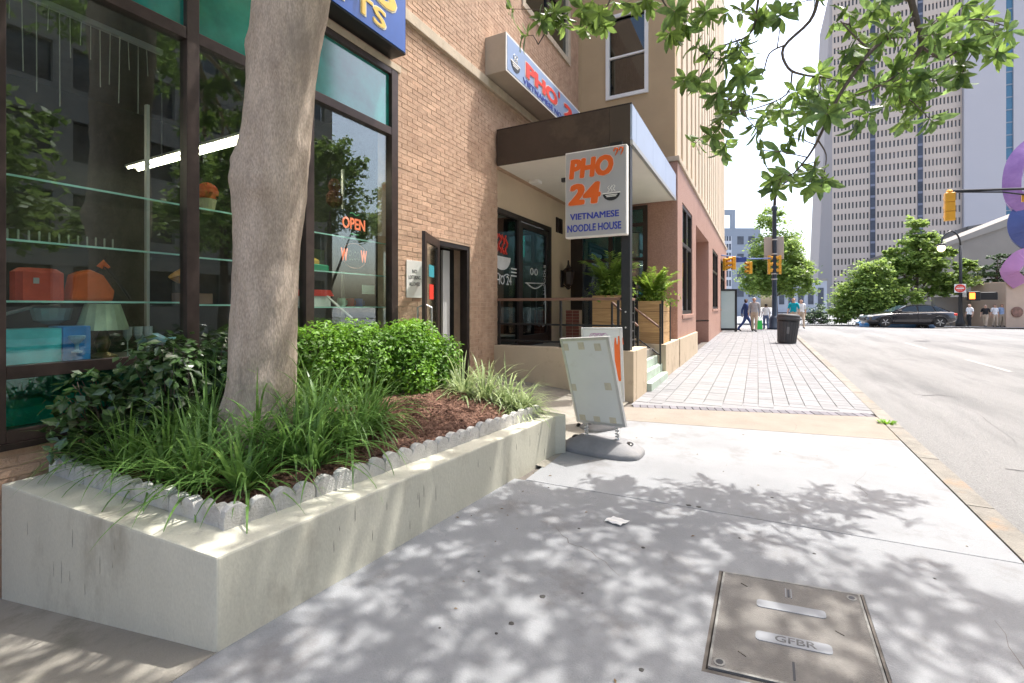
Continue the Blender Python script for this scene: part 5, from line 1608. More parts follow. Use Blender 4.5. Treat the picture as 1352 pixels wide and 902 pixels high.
bag = thing('green_bag', (.13, 27.1, zg(27)), 'bright green shopping bag carried beside the grey haired person', 'bag')
gm = M('green_bag', (.03, .5, .08), .6, .1, 6)
mb = MB()
mb.add([(-.02, 26.98, zg(27) + .12), (.24, 27.02, zg(27) + .12), (.24, 27.14, zg(27) + .12), (-.02, 27.1, zg(27) + .12), (.0, 27.0, zg(27) + .58), (.21, 27.03, zg(27) + .58), (.2, 27.1, zg(27) + .58), (.01, 27.08, zg(27) + .58)],
       [(3, 2, 1, 0), (0, 1, 5, 4), (1, 2, 6, 5), (2, 3, 7, 6), (3, 0, 4, 7)])
mb.build('bag_body', gm, bag)
MB().tube([(.04, 27.05, zg(27) + .58), (.06, 27.05, zg(27) + .76), (.14, 27.05, zg(27) + .76), (.17, 27.05, zg(27) + .58)], .01, 6).build('handle', gm, bag)

# ------------------------------------------------------------------ kiosk, signal pole, traffic lights
kz = zg(26.4)
kk = thing('glass_kiosk', (-1.34, 26.4, kz), 'dark framed glass display panel standing at the end of the pink building', 'display panel')
KM = Matrix.Translation((-1.74, 26.2, kz)) @ Matrix.Rotation(math.atan2(.4, .76), 4, 'Z')
mb = MB(); mb.box(-.03, .07, -.05, .05, 0, 2.2, KM); mb.box(.8, .9, -.05, .05, 0, 2.2, KM); mb.box(.07, .8, -.05, .05, 2.1, 2.2, KM); mb.box(.07, .8, -.05, .05, .06, .18, KM)
mb.build('frame', mt['black'], kk, bevel=.008)
MB().box(.07, .8, -.02, .02, .18, 2.1, KM).build('panel', M('pale_display', (.5, .58, .56), .25, .08, 1.2, c2=(.4, .5, .47)), kk)

sp = thing('signal_pole', (.84, 29.8, zg(29.8)), 'tall dark signal pole rising behind the litter bin', 'pole')
MB().lathe([(.34, 0), (.34, .1), (.29, .14), (.27, .6), (.2, .7), (.13, .8), (.12, 2), (.105, 6.6), (.15, 6.62), (.15, 6.8), (.1, 6.9)], Matrix.Translation((.84, 29.8, zg(29.8))), 16).build('pole', M('blue_black_pole', (.025, .04, .065), .5, .1, 3), sp, True)
MB().tube([(.84, 29.8, 6.9), (.86, 29.75, 7.5), (1.05, 29.6, 8.1), (1.6, 29.3, 8.4)], [.09, .07, .05, .04], 8).build('lamp_arm', mt['black'], sp, True)
MB().box(.33, 1.3, 29.95, 30.0, 4.15, 5.42).build('sign_back', M('sign_back_beige', (.42, .37, .33), .6, .05, 3), sp, bevel=.02)
for zz in (3.0, 3.3, 4.4, 5.2):
    MB().lathe([(.14, 0), (.145, .01), (.145, .05), (.14, .06)], Matrix.Translation((.84, 29.8, zz)), 14).build('clamp', mt['alu'], sp)
def signal(loc, yaw, label, h=.95, seen=True, back=False):
    x, y, z = loc
    t = thing('traffic_light', loc, label, 'traffic light', 'yellow traffic lights')
    S_ = Matrix.Translation(loc) @ Matrix.Rotation(yaw, 4, 'Z')
    for k in range(3):
        MB().bbox(-.17, .17, -.1, .13, -h + k * h / 3 + .004, -h + (k + 1) * h / 3 - .004, .02, S_).build('housing', mt['signal'], t)
        L_ = S_ @ Matrix.Translation((0, -.105, -h + (k + .5) * h / 3)) @ Matrix.Rotation(rad(90), 4, 'X')
        MB().lathe([(.12, 0), (.12, .02), (.06, .035), (.01, .04)], L_, 14).build('lens', M('lens', ((.03, .12, .05), (.2, .12, .02), (.2, .02, .02))[k], .25, .05, 5), t)
        pts = []
        vz = MB()
        n_ = 10
        vs = []
        for q in range(n_ + 1):
            a = rad(-20) + rad(220) * q / n_
            for (rr_, yy_) in ((.135, -.1), (.135, -.3 + .05 * math.sin(a) * -1), (.125, -.3 + .05 * math.sin(a) * -1), (.125, -.1)):
                vs.append((rr_ * math.cos(a), yy_, -h + (k + .5) * h / 3 + rr_ * math.sin(a)))
        vz.add(vs, [(4 * q + j, 4 * q + 4 + j, 4 * q + 4 + (j + 1) % 4, 4 * q + (j + 1) % 4) for q in range(n_) for j in range(4)], S_)
        vz.build('visor', mt['signal'], t)
    return t
signal((.58, 29.6, 4.35), rad(95), 'yellow traffic light on the left side of the tall pole', 1.05).scale = (.55, .55, 1)
signal((1.1, 29.75, 4.35), rad(-88), 'yellow traffic light on the right side of the tall pole', 1.05).scale = (.55, .55, 1)
signal((-1.46, 26.45, 4.0), rad(60), 'yellow traffic light nearest the pink building corner', .9).scale = (.7,) * 3
signal((-1.1, 26.7, 4.1), rad(-70), 'dark faced yellow traffic light second from the pink building', .95).scale = (.72,) * 3
signal((-.37, 27.9, 3.9), rad(-60), 'yellow traffic light hanging alone left of the tall pole', .9).scale = (.72,) * 3
ma = sp
MB().tube([(-1.66, 26.3, 4.15), (-.3, 27.95, 4.05), (.74, 29.7, 4.2)], .035, 8).build('arm', M('blue_arm', (.08, .13, .3), .5), ma)
MB().box(-1.0, -.5, 27.3, 27.36, 3.85, 4.1).build('street_name_plate', M('blue_plate', (.03, .07, .3), .5), ma)
# mast arm with the big light on the right
rm_ = thing('mast_arm', (14.4, 30.2, 6.1), 'dark mast arm entering from the right with a traffic light at its tip', 'signal arm')
MB().tube([(7.3, 26.46, 6.47), (10.2, 27.95, 6.56), (13.5, 29.6, 6.6), (16.4, 31.1, 6.5)], [.05, .06, .08, .1], 8).build('arm', mt['black'], rm_)
MB().tube([(7.4, 26.5, 6.42), (9.3, 27.5, 6.42), (10.8, 28.2, 6.2), (13.0, 29.3, 5.9), (16.4, 31.1, 5.4)], [.03, .035, .04, .05, .05], 8).build('stay', mt['black'], rm_)
MB().tube([(16.4, 31.1, -.1), (16.4, 31.1, 6.8)], [.18, .12], 12).build('pole', mt['black'], rm_)
MB().box(10.05, 10.6, 27.9, 27.96, 6.0, 6.3).build('bracket_box', mt['signal'], rm_)
signal((7.28, 26.4, 6.38), rad(180), 'big yellow traffic light seen from behind on the right mast arm', 1.2)
MB().lathe([(.09, 0), (.12, .06), (.06, .14)], Matrix.Translation((7.28, 26.4, 6.38)), 10).build('cap', mt['signal'], rm_)
pd = thing('pedestrian_signal', (12.2, 40.8, 2.2), 'black pedestrian signal with orange hand light beside the street lamp', 'pedestrian signal')
MB().bbox(12.15, 12.75, 40.6, 40.9, 1.9, 2.5, .03).build('housing', mt['black'], pd)
MB().bbox(12.85, 13.7, 41.0, 41.3, 1.95, 2.45, .03).build('side_housing', mt['black'], pd)
MB().box(12.2, 12.48, 40.585, 40.6, 2.0, 2.4).build('hand_light', M('hand_light', (.9, .2, .03), .5, emit=1.2), pd)

pd.location = (14.5, 48.6, 2.33); pd.scale = (1.19,) * 3
# street lamp with the round red sign
slp = thing('street_lamp', (11.95, 41.3, zg(41)), 'black street lamp with a curved arm and glowing globe', 'street lamp')
MB().lathe([(.26, 0), (.26, .3), (.16, .5), (.11, .9), (.09, 3), (.08, 5.4)], Matrix.Translation((11.95, 41.3, zg(41))), 14).build('post', mt['black'], slp, True)
arc = [(11.95 - 1.05 * (1 - math.cos(a)) * .5 * 1.05, 41.3 - .5 * (1 - math.cos(a)) * .5, 5.5 + .95 * math.sin(a) * (1 if a < 1.6 else .95)) for a in [math.pi * q / 14 for q in range(15)]]
MB().tube(arc, .05, 8).build('arm', mt['black'], slp, True)
e = arc[-1]
MB().lathe([(.05, .12), (.2, .1), (.24, 0), (.1, -.02)], Matrix.Translation(e), 14).build('shade', mt['black'], slp, True)
MB().lathe([(.05, -.42), (.17, -.34), (.22, -.2), (.18, -.04), (.1, -.01)], Matrix.Translation(e), 14).build('globe', M('lamp_globe', (1.0, .72, .5), .4, emit=1.4), slp, True)
slp.location = (14.2, 49.1, -.07); slp.scale = (1.19,) * 3
ne = thing('do_not_enter_sign', (11.85, 41.1, 2.7), 'round red DO NOT ENTER sign on the street lamp post', 'sign')
d_ = Vector((-.28, -.96, 0)).normalized(); rr_ = Vector((.96, -.28, 0))
cc = Vector((11.87, 41.12, 2.72))
MB().box(-.42, .42, -.01, .01, -.42, .42, Matrix.Translation(cc - d_ * .012) @ Matrix.Rotation(math.atan2(rr_.y, rr_.x), 4, 'Z')).build('plate', mt['white'], ne)
MB().prism([(.39 * math.cos(2 * math.pi * q / 24), .39 * math.sin(2 * math.pi * q / 24)) for q in range(24)], cc, rr_, (0, 0, 1), .006).build('disc', mt['red_l'], ne)
MB().prism([(-.28, -.06), (.28, -.06), (.28, .06), (-.28, .06)], cc + d_ * .007, rr_, (0, 0, 1), .004).build('bar', mt['white'], ne)
text('DO NOT', .4, .09, cc + d_ * .007 - rr_ * .2 + Vector((0, 0, .12)), rr_, (0, 0, 1), mt['white'], ne, .003)
text('ENTER', .34, .09, cc + d_ * .007 - rr_ * .17 + Vector((0, 0, -.21)), rr_, (0, 0, 1), mt['white'], ne, .003)

ne.location = (14.1, 48.85, 2.93); ne.scale = (.8,) * 3
# ------------------------------------------------------------------ cars
def car(loc, heading, label, paint, L_=4.75, name='parked_car'):
    x, y, z = loc
    t = thing(name, loc, label, 'car')
    t.rotation_euler = (0, 0, heading)
    gl_ = M('car_glass', (.03, .05, .07), .06, .1, 2, spec=.8)
    # stations from nose (x = +) to tail: x, half width low, half width belt, bottom z, belt z, bonnet crown
    st = [(2.38, .55, .5, .34, .58, .6), (2.33, .72, .66, .26, .66, .7), (2.15, .84, .78, .22, .74, .79), (1.7, .9, .84, .2, .82, .88), (1.2, .91, .86, .2, .88, .95), (.8, .91, .86, .2, .92, .98),
          (.2, .91, .86, .2, .95, .98), (-.5, .91, .87, .2, .97, 1.0), (-1.2, .91, .87, .2, .99, 1.03), (-1.75, .9, .85, .22, 1.0, 1.05), (-2.15, .86, .8, .28, .99, 1.04), (-2.33, .76, .7, .36, .94, .98), (-2.38, .6, .58, .42, .86, .9)]
    vs = []
    for (sx, wl2, wb, zb, zt, zc) in st:
        zm = zb + (zt - zb) * .45
        ring = [(-wl2 * .85, zb), (-wl2, zb + .1), (-wl2 * 1.01, zm), (-wb * 1.0, zt - .06), (-wb * .9, zt), (-wb * .5, zc), (0, zc + .01)]
        ring = ring + [(-a, b) for a, b in ring[-2::-1]]
        vs += [(sx, a, b) for a, b in ring]
    n = 13
    fs = [(i * n + k, i * n + (k + 1) % n, (i + 1) * n + (k + 1) % n, (i + 1) * n + k) for i in range(len(st) - 1) for k in range(n)]
    fs += [tuple(range(n - 1, -1, -1)), tuple((len(st) - 1) * n + k for k in range(n))]
    mb = MB().add([(a, b, c) for a, b, c in vs], fs)
    o = mb.build('body', paint, t, True, local=True)
    md = o.modifiers.new('sub', 'SUBSURF'); md.levels = 1; md.render_levels = 1
    # greenhouse
    cab = [(1.0, .78, .95, .0), (.25, .66, 1.36, 1), (-.1, .65, 1.42, 1), (-.8, .65, 1.43, 1), (-1.25, .64, 1.38, 1), (-2.0, .72, 1.03, 0)]
    vs = []
    for (sx, w, zt, _) in cab:
        vs += [(sx, -.80 if _ else -w, .95), (sx, -w, zt), (sx, -w * .8, zt + .03 * _), (sx, w * .8, zt + .03 * _), (sx, w, zt), (sx, .80 if _ else w, .95)]
    fs = [(i * 6 + k, i * 6 + k + 1, i * 6 + 7 + k, i * 6 + 6 + k) for i in range(5) for k in range(5)]
    MB().add(vs, fs).build('roof', paint, t, False, local=True)
    def pane(name, pts, off):
        pts = [Vector(p) for p in pts]
        nn = (pts[1] - pts[0]).cross(pts[2] - pts[0]).normalized() * off
        k_ = len(pts)
        q = pts + [p + nn for p in pts]
        MB().add(q, [tuple(range(k_, 2 * k_))] + [(j, (j + 1) % k_, k_ + (j + 1) % k_, k_ + j) for j in range(k_)]).build(name, gl_, t, local=True)
    pane('windscreen', [(.95, -.66, .985), (.95, .66, .985), (.28, .5, 1.365), (.28, -.5, 1.365)], .012)
    pane('rear_window', [(-1.9, .6, 1.07), (-1.9, -.6, 1.07), (-1.29, -.5, 1.385), (-1.29, .5, 1.385)], .012)
    for s in (-1, 1):
        def sd(xx, zz):
            f = (zz - .95) / .45
            return (xx, s * (.80 - .145 * f + .006), zz)
        p1 = [sd(.72, 1.0), sd(.2, 1.3), sd(-.28, 1.37), sd(-.28, 1.0)]
        p2 = [sd(-.36, 1.0), sd(-.36, 1.375), sd(-1.05, 1.36), sd(-1.2, 1.0)]
        p3 = [sd(-1.28, 1.02), sd(-1.13, 1.33), sd(-1.7, 1.09)]
        for p in (p1, p2, p3):
            pane('side_window', p if s < 0 else p, .012 if s < 0 else -.012)
            pane('side_window_frame', p, .004 if s < 0 else -.004) if False else None
        MB().box(-1.5, .9, s * .862 - .004, s * .862 + .008, .985, .998).build('window_trim', mt['alu'], t, local=True)
        MB().bbox(.6, .75, s * .95 - .1, s * .95 + .08, .98, 1.1, .02).build('mirror', paint, t, local=True)
        for xx in (.1, -.85):
            MB().box(xx - .1, xx + .08, s * .92 - .01, s * .92 + .012, .83, .855).build('door_handle', mt['alu'], t, local=True)
        for xx in (.95, -.3, -1.25):
            MB().box(xx, xx + .012, s * .9145 - .004, s * .9145 + .004, .3, .95).build('door_gap', mt['black'], t, local=True)
        MB().bbox(2.05, 2.3, s * .64 - .14, s * .64 + .14, .64, .76, .04).build('headlight', M('headlight', (.75, .75, .72), .15, spec=.8), t, local=True)
        MB().bbox(-2.36, -2.15, s * .66 - .13, s * .66 + .13, .76, .9, .04).build('tail_light', mt['red_l'], t, local=True)
        for xx in (1.45, -1.4):
            Wm = Matrix.Translation((xx, s * .80, .33)) @ Matrix.Rotation(rad(90) * -s, 4, 'X')
            w = MB().lathe([(.2, .0), (.31, .01), (.33, .04), (.33, .11), (.31, .135), (.23, .14)], Wm, 24).build('wheel', mt['black'], t, local=True)
            r_ = MB().lathe([(.23, .135), (.225, .12), (.2, .11), (.06, .125), (.05, .14)], Wm, 20)
            r_.build('rim', mt['alu'], w, local=True)
            for q in range(5):
                MB().box(-.022, .022, .04, .21, .12, .142, Wm @ Matrix.Rotation(2 * math.pi * q / 5, 4, 'Z')).build('spoke', mt['alu'], w, local=True)
            arcp = [(xx + .385 * math.cos(a), s * .915, .33 + .385 * math.sin(a)) for a in [math.pi * q / 12 for q in range(13)]]
            MB().tube(arcp, .03, 6).build('wheel_arch', mt['black'], t, True, local=True)
    MB().bbox(2.3, 2.41, -.4, .4, .42, .62, .03).build('grille', mt['black'], t, local=True)
    MB().box(2.3, 2.43, -.25, .25, .33, .36).build('bumper_trim', mt['alu'], t, local=True)
    MB().box(-1.2, 1.2, -.86, .86, .19, .24).build('underside', mt['black'], t, local=True)
    return t
black_paint = M('black_car_paint', (.012, .012, .016), .18, .1, 2, spec=.6, coat=.8)
blue_paint = M('blue_car_paint', (.03, .15, .35), .2, .1, 2, spec=.6, coat=.8)
car((9.6, 43.6, zg(43.6) - .02), rad(190), 'black sedan driving left across the end of the street', black_paint).scale = (1.12,) * 3
car((9.35, 45.6, -.42), rad(186), 'low blue car nose showing in front of the black sedan', blue_paint)
# ------------------------------------------------------------------ goods in the shop window
def good(name, loc, label, cat): return thing(name, loc, label, cat)
XS = -4.5
g1 = good('red_bag', (XS, 1.35, 1.54), 'dusty red bag on the lowest glass shelf at the left', 'bag')
MB().bbox(XS - .07, XS + .09, 1.22, 1.47, 1.542, 1.77, .03).build('bag_body', M('dusty_red', (.6, .09, .05), .6, .2, 8), g1)
MB().box(XS + .088, XS + .094, 1.3, 1.33, 1.66, 1.7).build('clasp', mt['alu'], g1)
g2 = good('orange_handbag', (XS, 1.62, 1.54), 'orange handbag with a dark strap next to the red bag', 'bag')
mb = MB(); mb.prism([(0, 0), (.26, 0), (.27, .08), (.2, .2), (.12, .24), (.03, .2)], (XS + .08, 1.5, 1.542), (0, 1, 0), (0, 0, 1), -.16); mb.build('bag_body', M('orange_leather', (.75, .14, .03), .45, .15, 8), g2, bevel=.025)
MB().tube([(XS + .05, 1.66, 1.76), (XS + .05, 1.7, 1.83), (XS + .09, 1.78, 1.7), (XS + .1, 1.86, 1.56)], .012, 6).build('strap', mt['black'], g2)
MB().tube([(XS + .05, 1.68, 1.8), (XS + .06, 1.7, 1.84), (XS + .05, 1.73, 1.8)], .022, 6).build('tassel', mt['orange'], g2)
g3 = good('lamp_shade', (XS, 1.72, 1.1), 'pale green pleated lamp shade on the display deck', 'lamp')
mb = MB(); n = 28
vs = []
for (r_, z_) in ((.16, 1.32), (.105, 1.52)):
    for k in range(n): 
        a = 2 * math.pi * k / n; rr = r_ * (1 + (.02 if k % 2 else -.02)); vs.append((XS + rr * math.cos(a), 1.72 + rr * math.sin(a), z_))
mb.add(vs, [(k, (k + 1) % n, n + (k + 1) % n, n + k) for k in range(n)] + [tuple(range(n, 2 * n))]); mb.build('shade', M('green_shade', (.5, .6, .42), .7, .15, 12), g3)
MB().lathe([(.09, 1.1), (.09, 1.12), (.03, 1.15), (.05, 1.22), (.02, 1.32)], Matrix.Translation((XS, 1.72, 0)), 16).build('lamp_base', M('brass', (.3, .2, .08), .35, .1, 8, metal=.6), g3)
g4 = good('teal_box', (XS + .05, 1.4, 1.1), 'glossy teal and blue carton on the display deck at the left', 'box')
MB().bbox(XS - .06, XS + .18, 1.1, 1.42, 1.1, 1.35, .004).build('carton', M('teal_carton', (.05, .5, .55), .3, .25, 4, c2=(.1, .62, .65)), g4)
MB().bbox(XS - .06, XS + .181, 1.424, 1.58, 1.1, 1.36, .004).build('carton_end', M('blue_carton', (.04, .26, .62), .3, .2, 5), g4)
MB().lathe([(.03, 0), (.032, .01), (.012, .02), (.012, .06), (.045, .1), (.05, .12), (.04, .125)], Matrix.Translation((XS + .183, 1.5, 1.17)), 12).build('goblet_print', M('pale_blue_print', (.25, .5, .65), .4), g4)
g5 = good('glass_bowl', (XS - .1, 1.3, 1.36), 'clear curved glass bowl above the teal carton', 'bowl')
MB().tube([(XS - .1, 1.12, 1.38), (XS - .1, 1.22, 1.45), (XS - .1, 1.36, 1.5), (XS - .1, 1.5, 1.51)], .012, 6).build('rim', mt['alu'], g5)
MB().lathe([(.04, 0), (.1, .03), (.12, .12), (.115, .12)], Matrix.Translation((XS - .12, 1.46, 1.37)), 16).build('bowl', M('bowl_glass', (.3, .36, .36), .1, .1, 4, spec=.7), g5)
g6 = good('flower_pot', (XS, 2.5, 2.36), 'pot of orange red flowers on the top shelf left of the trunk', 'flower pot')
MB().lathe([(.05, 0), (.07, .12), (.075, .13), (.065, .135)], Matrix.Translation((XS, 2.5, 2.36)), 16).build('pot', M('cream_pot', (.5, .42, .25), .7), g6)
mb = MB()
for k in range(160):
    d = Vector((R.gauss(0, 1), R.gauss(0, 1), R.gauss(.2, .8))).normalized()
    p = Vector((XS, 2.5, 2.56)) + d * .085
    a = d.orthogonal().normalized() * .025; b = d.cross(a)
    mb.add([p - a, p + b, p + a, p - b], [(0, 1, 2, 3)])
mb.build('flowers', M('orange_petal', (.75, .09, .025), .6, .3, 9), g6)
g7 = good('wooden_bowl', (XS, 2.36, 1.52), 'orange and brown striped bowl behind the glass beside the trunk', 'bowl')
MB().lathe([(.03, 0), (.09, .06), (.12, .13), (.11, .13), (.08, .07)], Matrix.Translation((XS, 2.36, 1.71)) @ Matrix.Rotation(rad(35), 4, 'X'), 16).build('bowl', M('orange_brown', (.5, .22, .04), .45, .5, 14), g7)
MB().box(XS - .08, XS + .08, 2.24, 2.5, 1.525, 1.62).build('stand', mt['rail'], g7)
g8 = good('blue_bird', (XS, 2.08, 1.1), 'pale blue bird ornament on the display deck', 'ornament')
MB().tube([(XS, 1.95, 1.2), (XS, 2.0, 1.24), (XS, 2.08, 1.23), (XS, 2.16, 1.2), (XS, 2.24, 1.23)], [.01, .04, .05, .035, .008], 10).build('bird_body', M('pale_blue', (.3, .5, .6), .4, .1, 8), g8, True)
MB().lathe([(.05, 1.1), (.05, 1.12), (.015, 1.13), (.015, 1.2)], Matrix.Translation((XS, 2.08, 0)), 12).build('foot', mt['black'], g8)
for k, (yy, zz) in enumerate(((1.86, 1.1), (1.93, 1.1), (2.0, 1.1))):
    gg = good('wine_glass', (XS + .05, yy, zz), ('clear stemmed glass nearest the lamp shade', 'middle one of three clear stemmed glasses', 'clear stemmed glass nearest the blue bird')[k], 'glass'); gg['group'] = 'stemmed glasses on the display deck'
    MB().lathe([(.03, 0), (.028, .005), (.004, .01), (.004, .12), (.03, .17), (.032, .24), (.03, .24)], Matrix.Translation((XS + .05, yy, zz)), 12).build('glass_body', M('clear_ware', (.35, .4, .4), .08, .1, 4, spec=.8), gg)
g9 = good('teal_cushion', (XS, 1.28, .6), 'mint green cushion low behind the bottom pane', 'cushion')
MB().bbox(XS - .1, XS + .2, 1.12, 1.42, .72, .88, .05).build('cushion', M('mint_cloth', (.4, .85, .7), .8, .2, 9), g9)
g9b = good('teal_cushion', (XS, 1.6, .6), 'darker teal cushion low beside the mint cushion', 'cushion')
MB().bbox(XS - .1, XS + .18, 1.45, 1.75, .7, .93, .05).build('cushion', M('teal_cloth2', (.1, .6, .5), .8, .2, 9), g9b)
for o_ in (g9, g9b): o_['group'] = 'cushions behind the low pane'
hk = good('hanging_strands', (-4.4, 1.5, 4.3), 'pale thin strands hanging inside the top of the left shop window', 'hanging')
MB().box(-4.42, -4.38, 1.12, 2.08, 3.6, 3.64).build('rail', mt['alu'], hk)
strand = M('pale_strand', (.34, .35, .28), .5, .3, 9)
for k in range(15):
    yy = 1.13 + .06 * k + R.uniform(-.01, .01)
    MB().tube([(-4.4 + R.uniform(-.03, .03), yy, 3.6), (-4.4, yy, 3.6 - R.uniform(.15, .75))], .0032, 5).build('strand', strand, hk)
for k in range(13):
    yy = 1.12 + .052 * k
    gg = good('glass_candle', (XS + .1, yy, 1.94), 'small pale candle standing in a row on the middle glass shelf', 'candle'); gg['group'] = 'row of candles on the middle shelf'
    MB().lathe([(.007, 0), (.008, .002), (.006, .01), (.006, .075), (.002, .08)], Matrix.Translation((XS + .1, yy, 1.941)), 8).build('candle_stick', strand, gg)
# lit signs of the window bay right of the trunk
nop = good('open_sign', (-4.34, 4.3, 2.45), 'black sign with orange red OPEN letters in the shop window', 'sign')
MB().box(-4.40, -4.36, 3.9, 4.36, 2.35, 2.66).build('sign_box', mt['black'], nop, bevel=.006)
neon = M('orange_sign_letter', (.85, .2, .1), .5, .05, 5, emit=.35)
text('OPEN', .36, .14, (-4.358, 3.95, 2.44), RY, UZ, neon, nop, .006, .02)
gneon = M('green_tube', (.12, .42, .18), .5, emit=.15)
MB().tube([(-4.355, 4.07 + .02 * q, 2.63 - .0 * q + .012 * math.sin(q)) for q in range(8)], .006, 5).build('tube_line', gneon, nop)
MB().tube([(-4.355, 4.07 + .02 * q, 2.385) for q in range(8)], .006, 5).build('tube_line', gneon, nop)
nwe = good('welcome_sign', (-4.34, 4.2, 2.05), 'dark oval sign with two orange letters W under the open sign', 'sign')
MB().box(-4.40, -4.36, 3.9, 4.38, 1.92, 2.3).build('sign_box', mt['black'], nwe, bevel=.006)
text('W', .1, .15, (-4.358, 3.93, 2.05), RY, UZ, neon, nwe, .006, .02)
text('W', .1, .15, (-4.358, 4.24, 2.05), RY, UZ, neon, nwe, .006, .02)
text('ELCO', .18, .12, (-4.358, 4.045, 2.06), RY, UZ, M('dim_letter', (.12, .12, .1), .6), nwe, .004, .01)
for s_ in (-1, 1):
    MB().tube([(-4.355, 4.14 + .17 * math.cos(a), 2.12 + s_ * (.05 + .1 * math.sin(a))) for a in [math.pi * (.08 + .84 * q / 12) for q in range(13)]], .006, 5).build('oval_tube', M('dim_pink_tube', (.5, .25, .2), .5), nwe)
gt = good('toy_box', (XS, 3.62, 1.9), 'green and yellow toy on the middle shelf beside the welcome sign', 'toy')
MB().bbox(XS - .05, XS + .12, 3.5, 3.78, 1.905, 1.98, .01).build('base', M('green_toy', (.02, .3, .14), .4), gt)
MB().bbox(XS - .03, XS + .1, 3.52, 3.68, 1.982, 2.05, .025).build('top', M('yellow_toy', (.7, .42, .06), .4), gt)
MB().box(XS - .14, XS - .1, 3.5, 3.9, 1.905, 2.18).build('card', M('olive_card', (.16, .17, .08), .8, .2, 6), gt)
gh = good('toy_house', (XS, 3.68, 1.5), 'white toy house with red roof on the lowest shelf', 'toy')
mb = MB().box(XS - .05, XS + .12, 3.5, 3.8, 1.502, 1.62); mb.build('walls', mt['white'], gh)
MB().prism([(-.19, 0), (.19, 0), (.14, .07), (-.14, .07)], (XS + .13, 3.65, 1.622), (0, 1, 0), (0, 0, 1), -.2).build('roof', mt['red_l'], gh)
gd_ = good('brochure', (XS + .1, 3.95, 1.4), 'white ruler leaning over green cloth on the lowest shelf', 'ruler')
MB().tube([(XS + .15, 3.72, 1.62), (XS + .2, 4.05, 1.36)], .014, 4).build('ruler', mt['white'], gd_)
for k, (yy, c_, nm) in enumerate(((4.02, (.3, .45, .35), 'pale green'), (4.16, (.3, .05, .04), 'dark red'), (4.3, (.05, .12, .4), 'deep blue'))):
    gg = good('mug', (XS, yy, 1.5), nm + ' mug on the lowest shelf under the welcome sign', 'mug'); gg['group'] = 'mugs on the lowest shelf'
    MB().lathe([(.045, 0), (.05, .01), (.052, .1), (.046, .1), (.044, .02)], Matrix.Translation((XS + .05, yy, 1.502)), 14).build('cup', M('mug_glaze', c_, .3, .1, 6), gg)
    MB().tube([(XS + .05, yy + .05, 1.58), (XS + .05, yy + .085, 1.57), (XS + .05, yy + .085, 1.53), (XS + .05, yy + .05, 1.52)], .007, 6).build('handle', M('mug_glaze', c_, .3, .1, 6), gg)
gc = good('notice_card', (-4.32, 4.42, 1.7), 'small pale card propped in the right corner of the window', 'card')
MB().box(-4.345, -4.34, 4.25, 4.46, 1.66, 1.77).build('card', M('mint_card', (.5, .62, .55), .7), gc)
text('Thanks', .15, .045, (-4.339, 4.28, 1.695), RY, UZ, mt['can'], gc, .001) if False else None
gn = good('number_card', (-4.32, 3.1, 1.62), 'small white picture card in the window just right of the trunk', 'card')
MB().box(-4.345, -4.34, 3.1, 3.2, 1.52, 1.72).build('card', mt['white'], gn)
MB().tube([(-4.338, 3.15 + .03 * math.cos(q * .7), 1.64 + .035 * math.sin(q * .7)) for q in range(9)], .008, 5).build('ring_print', mt['pink'], gn)
gf2 = good('fern_display', (XS, 3.95, 2.9), 'dark red and brown figure hanging above the open sign', 'ornament')
MB().lathe([(.03, 0), (.09, .05), (.1, .14), (.06, .2), (.08, .26), (.05, .34), (.01, .36)], Matrix.Translation((XS - .1, 4.05, 2.72)), 14).build('figure', M('dark_red_figure', (.12, .03, .02), .6, .4, 12), gf2)
# shop ceiling lights; the second is added out of view to light the goods
lit = M('lit_tube', (1.0, .93, .72), .5, emit=6.0)
for k, (y_, x0_, x1_) in enumerate(((3.4, -8.0, -4.55), (.3, -8.0, -4.7))):
    fl = good('ceiling_light', ((x0_ + x1_) / 2, y_, 3.5), ('long lit fluorescent tube running back into the shop behind the trunk', 'added fluorescent tube out of view, lighting goods on the left shelves')[k], 'ceiling light'); fl['group'] = 'fluorescent lights in the shop'
    MB().box(x0_, x1_, y_ - .09, y_ + .09, 3.5, 3.53).build('tray', mt['white'], fl)
    for s_ in (-.06, .06):
        MB().tube([(x0_ + .03, y_ + s_, 3.485), (x1_ - .03, y_ + s_, 3.485)], .013, 8).build('tube', lit, fl)
    for xx in (-7.2, -5.2):
        MB().tube([(xx, y_, 3.56), (xx, y_, 4.42)], .008, 5).build('hanger', mt['alu'], fl)

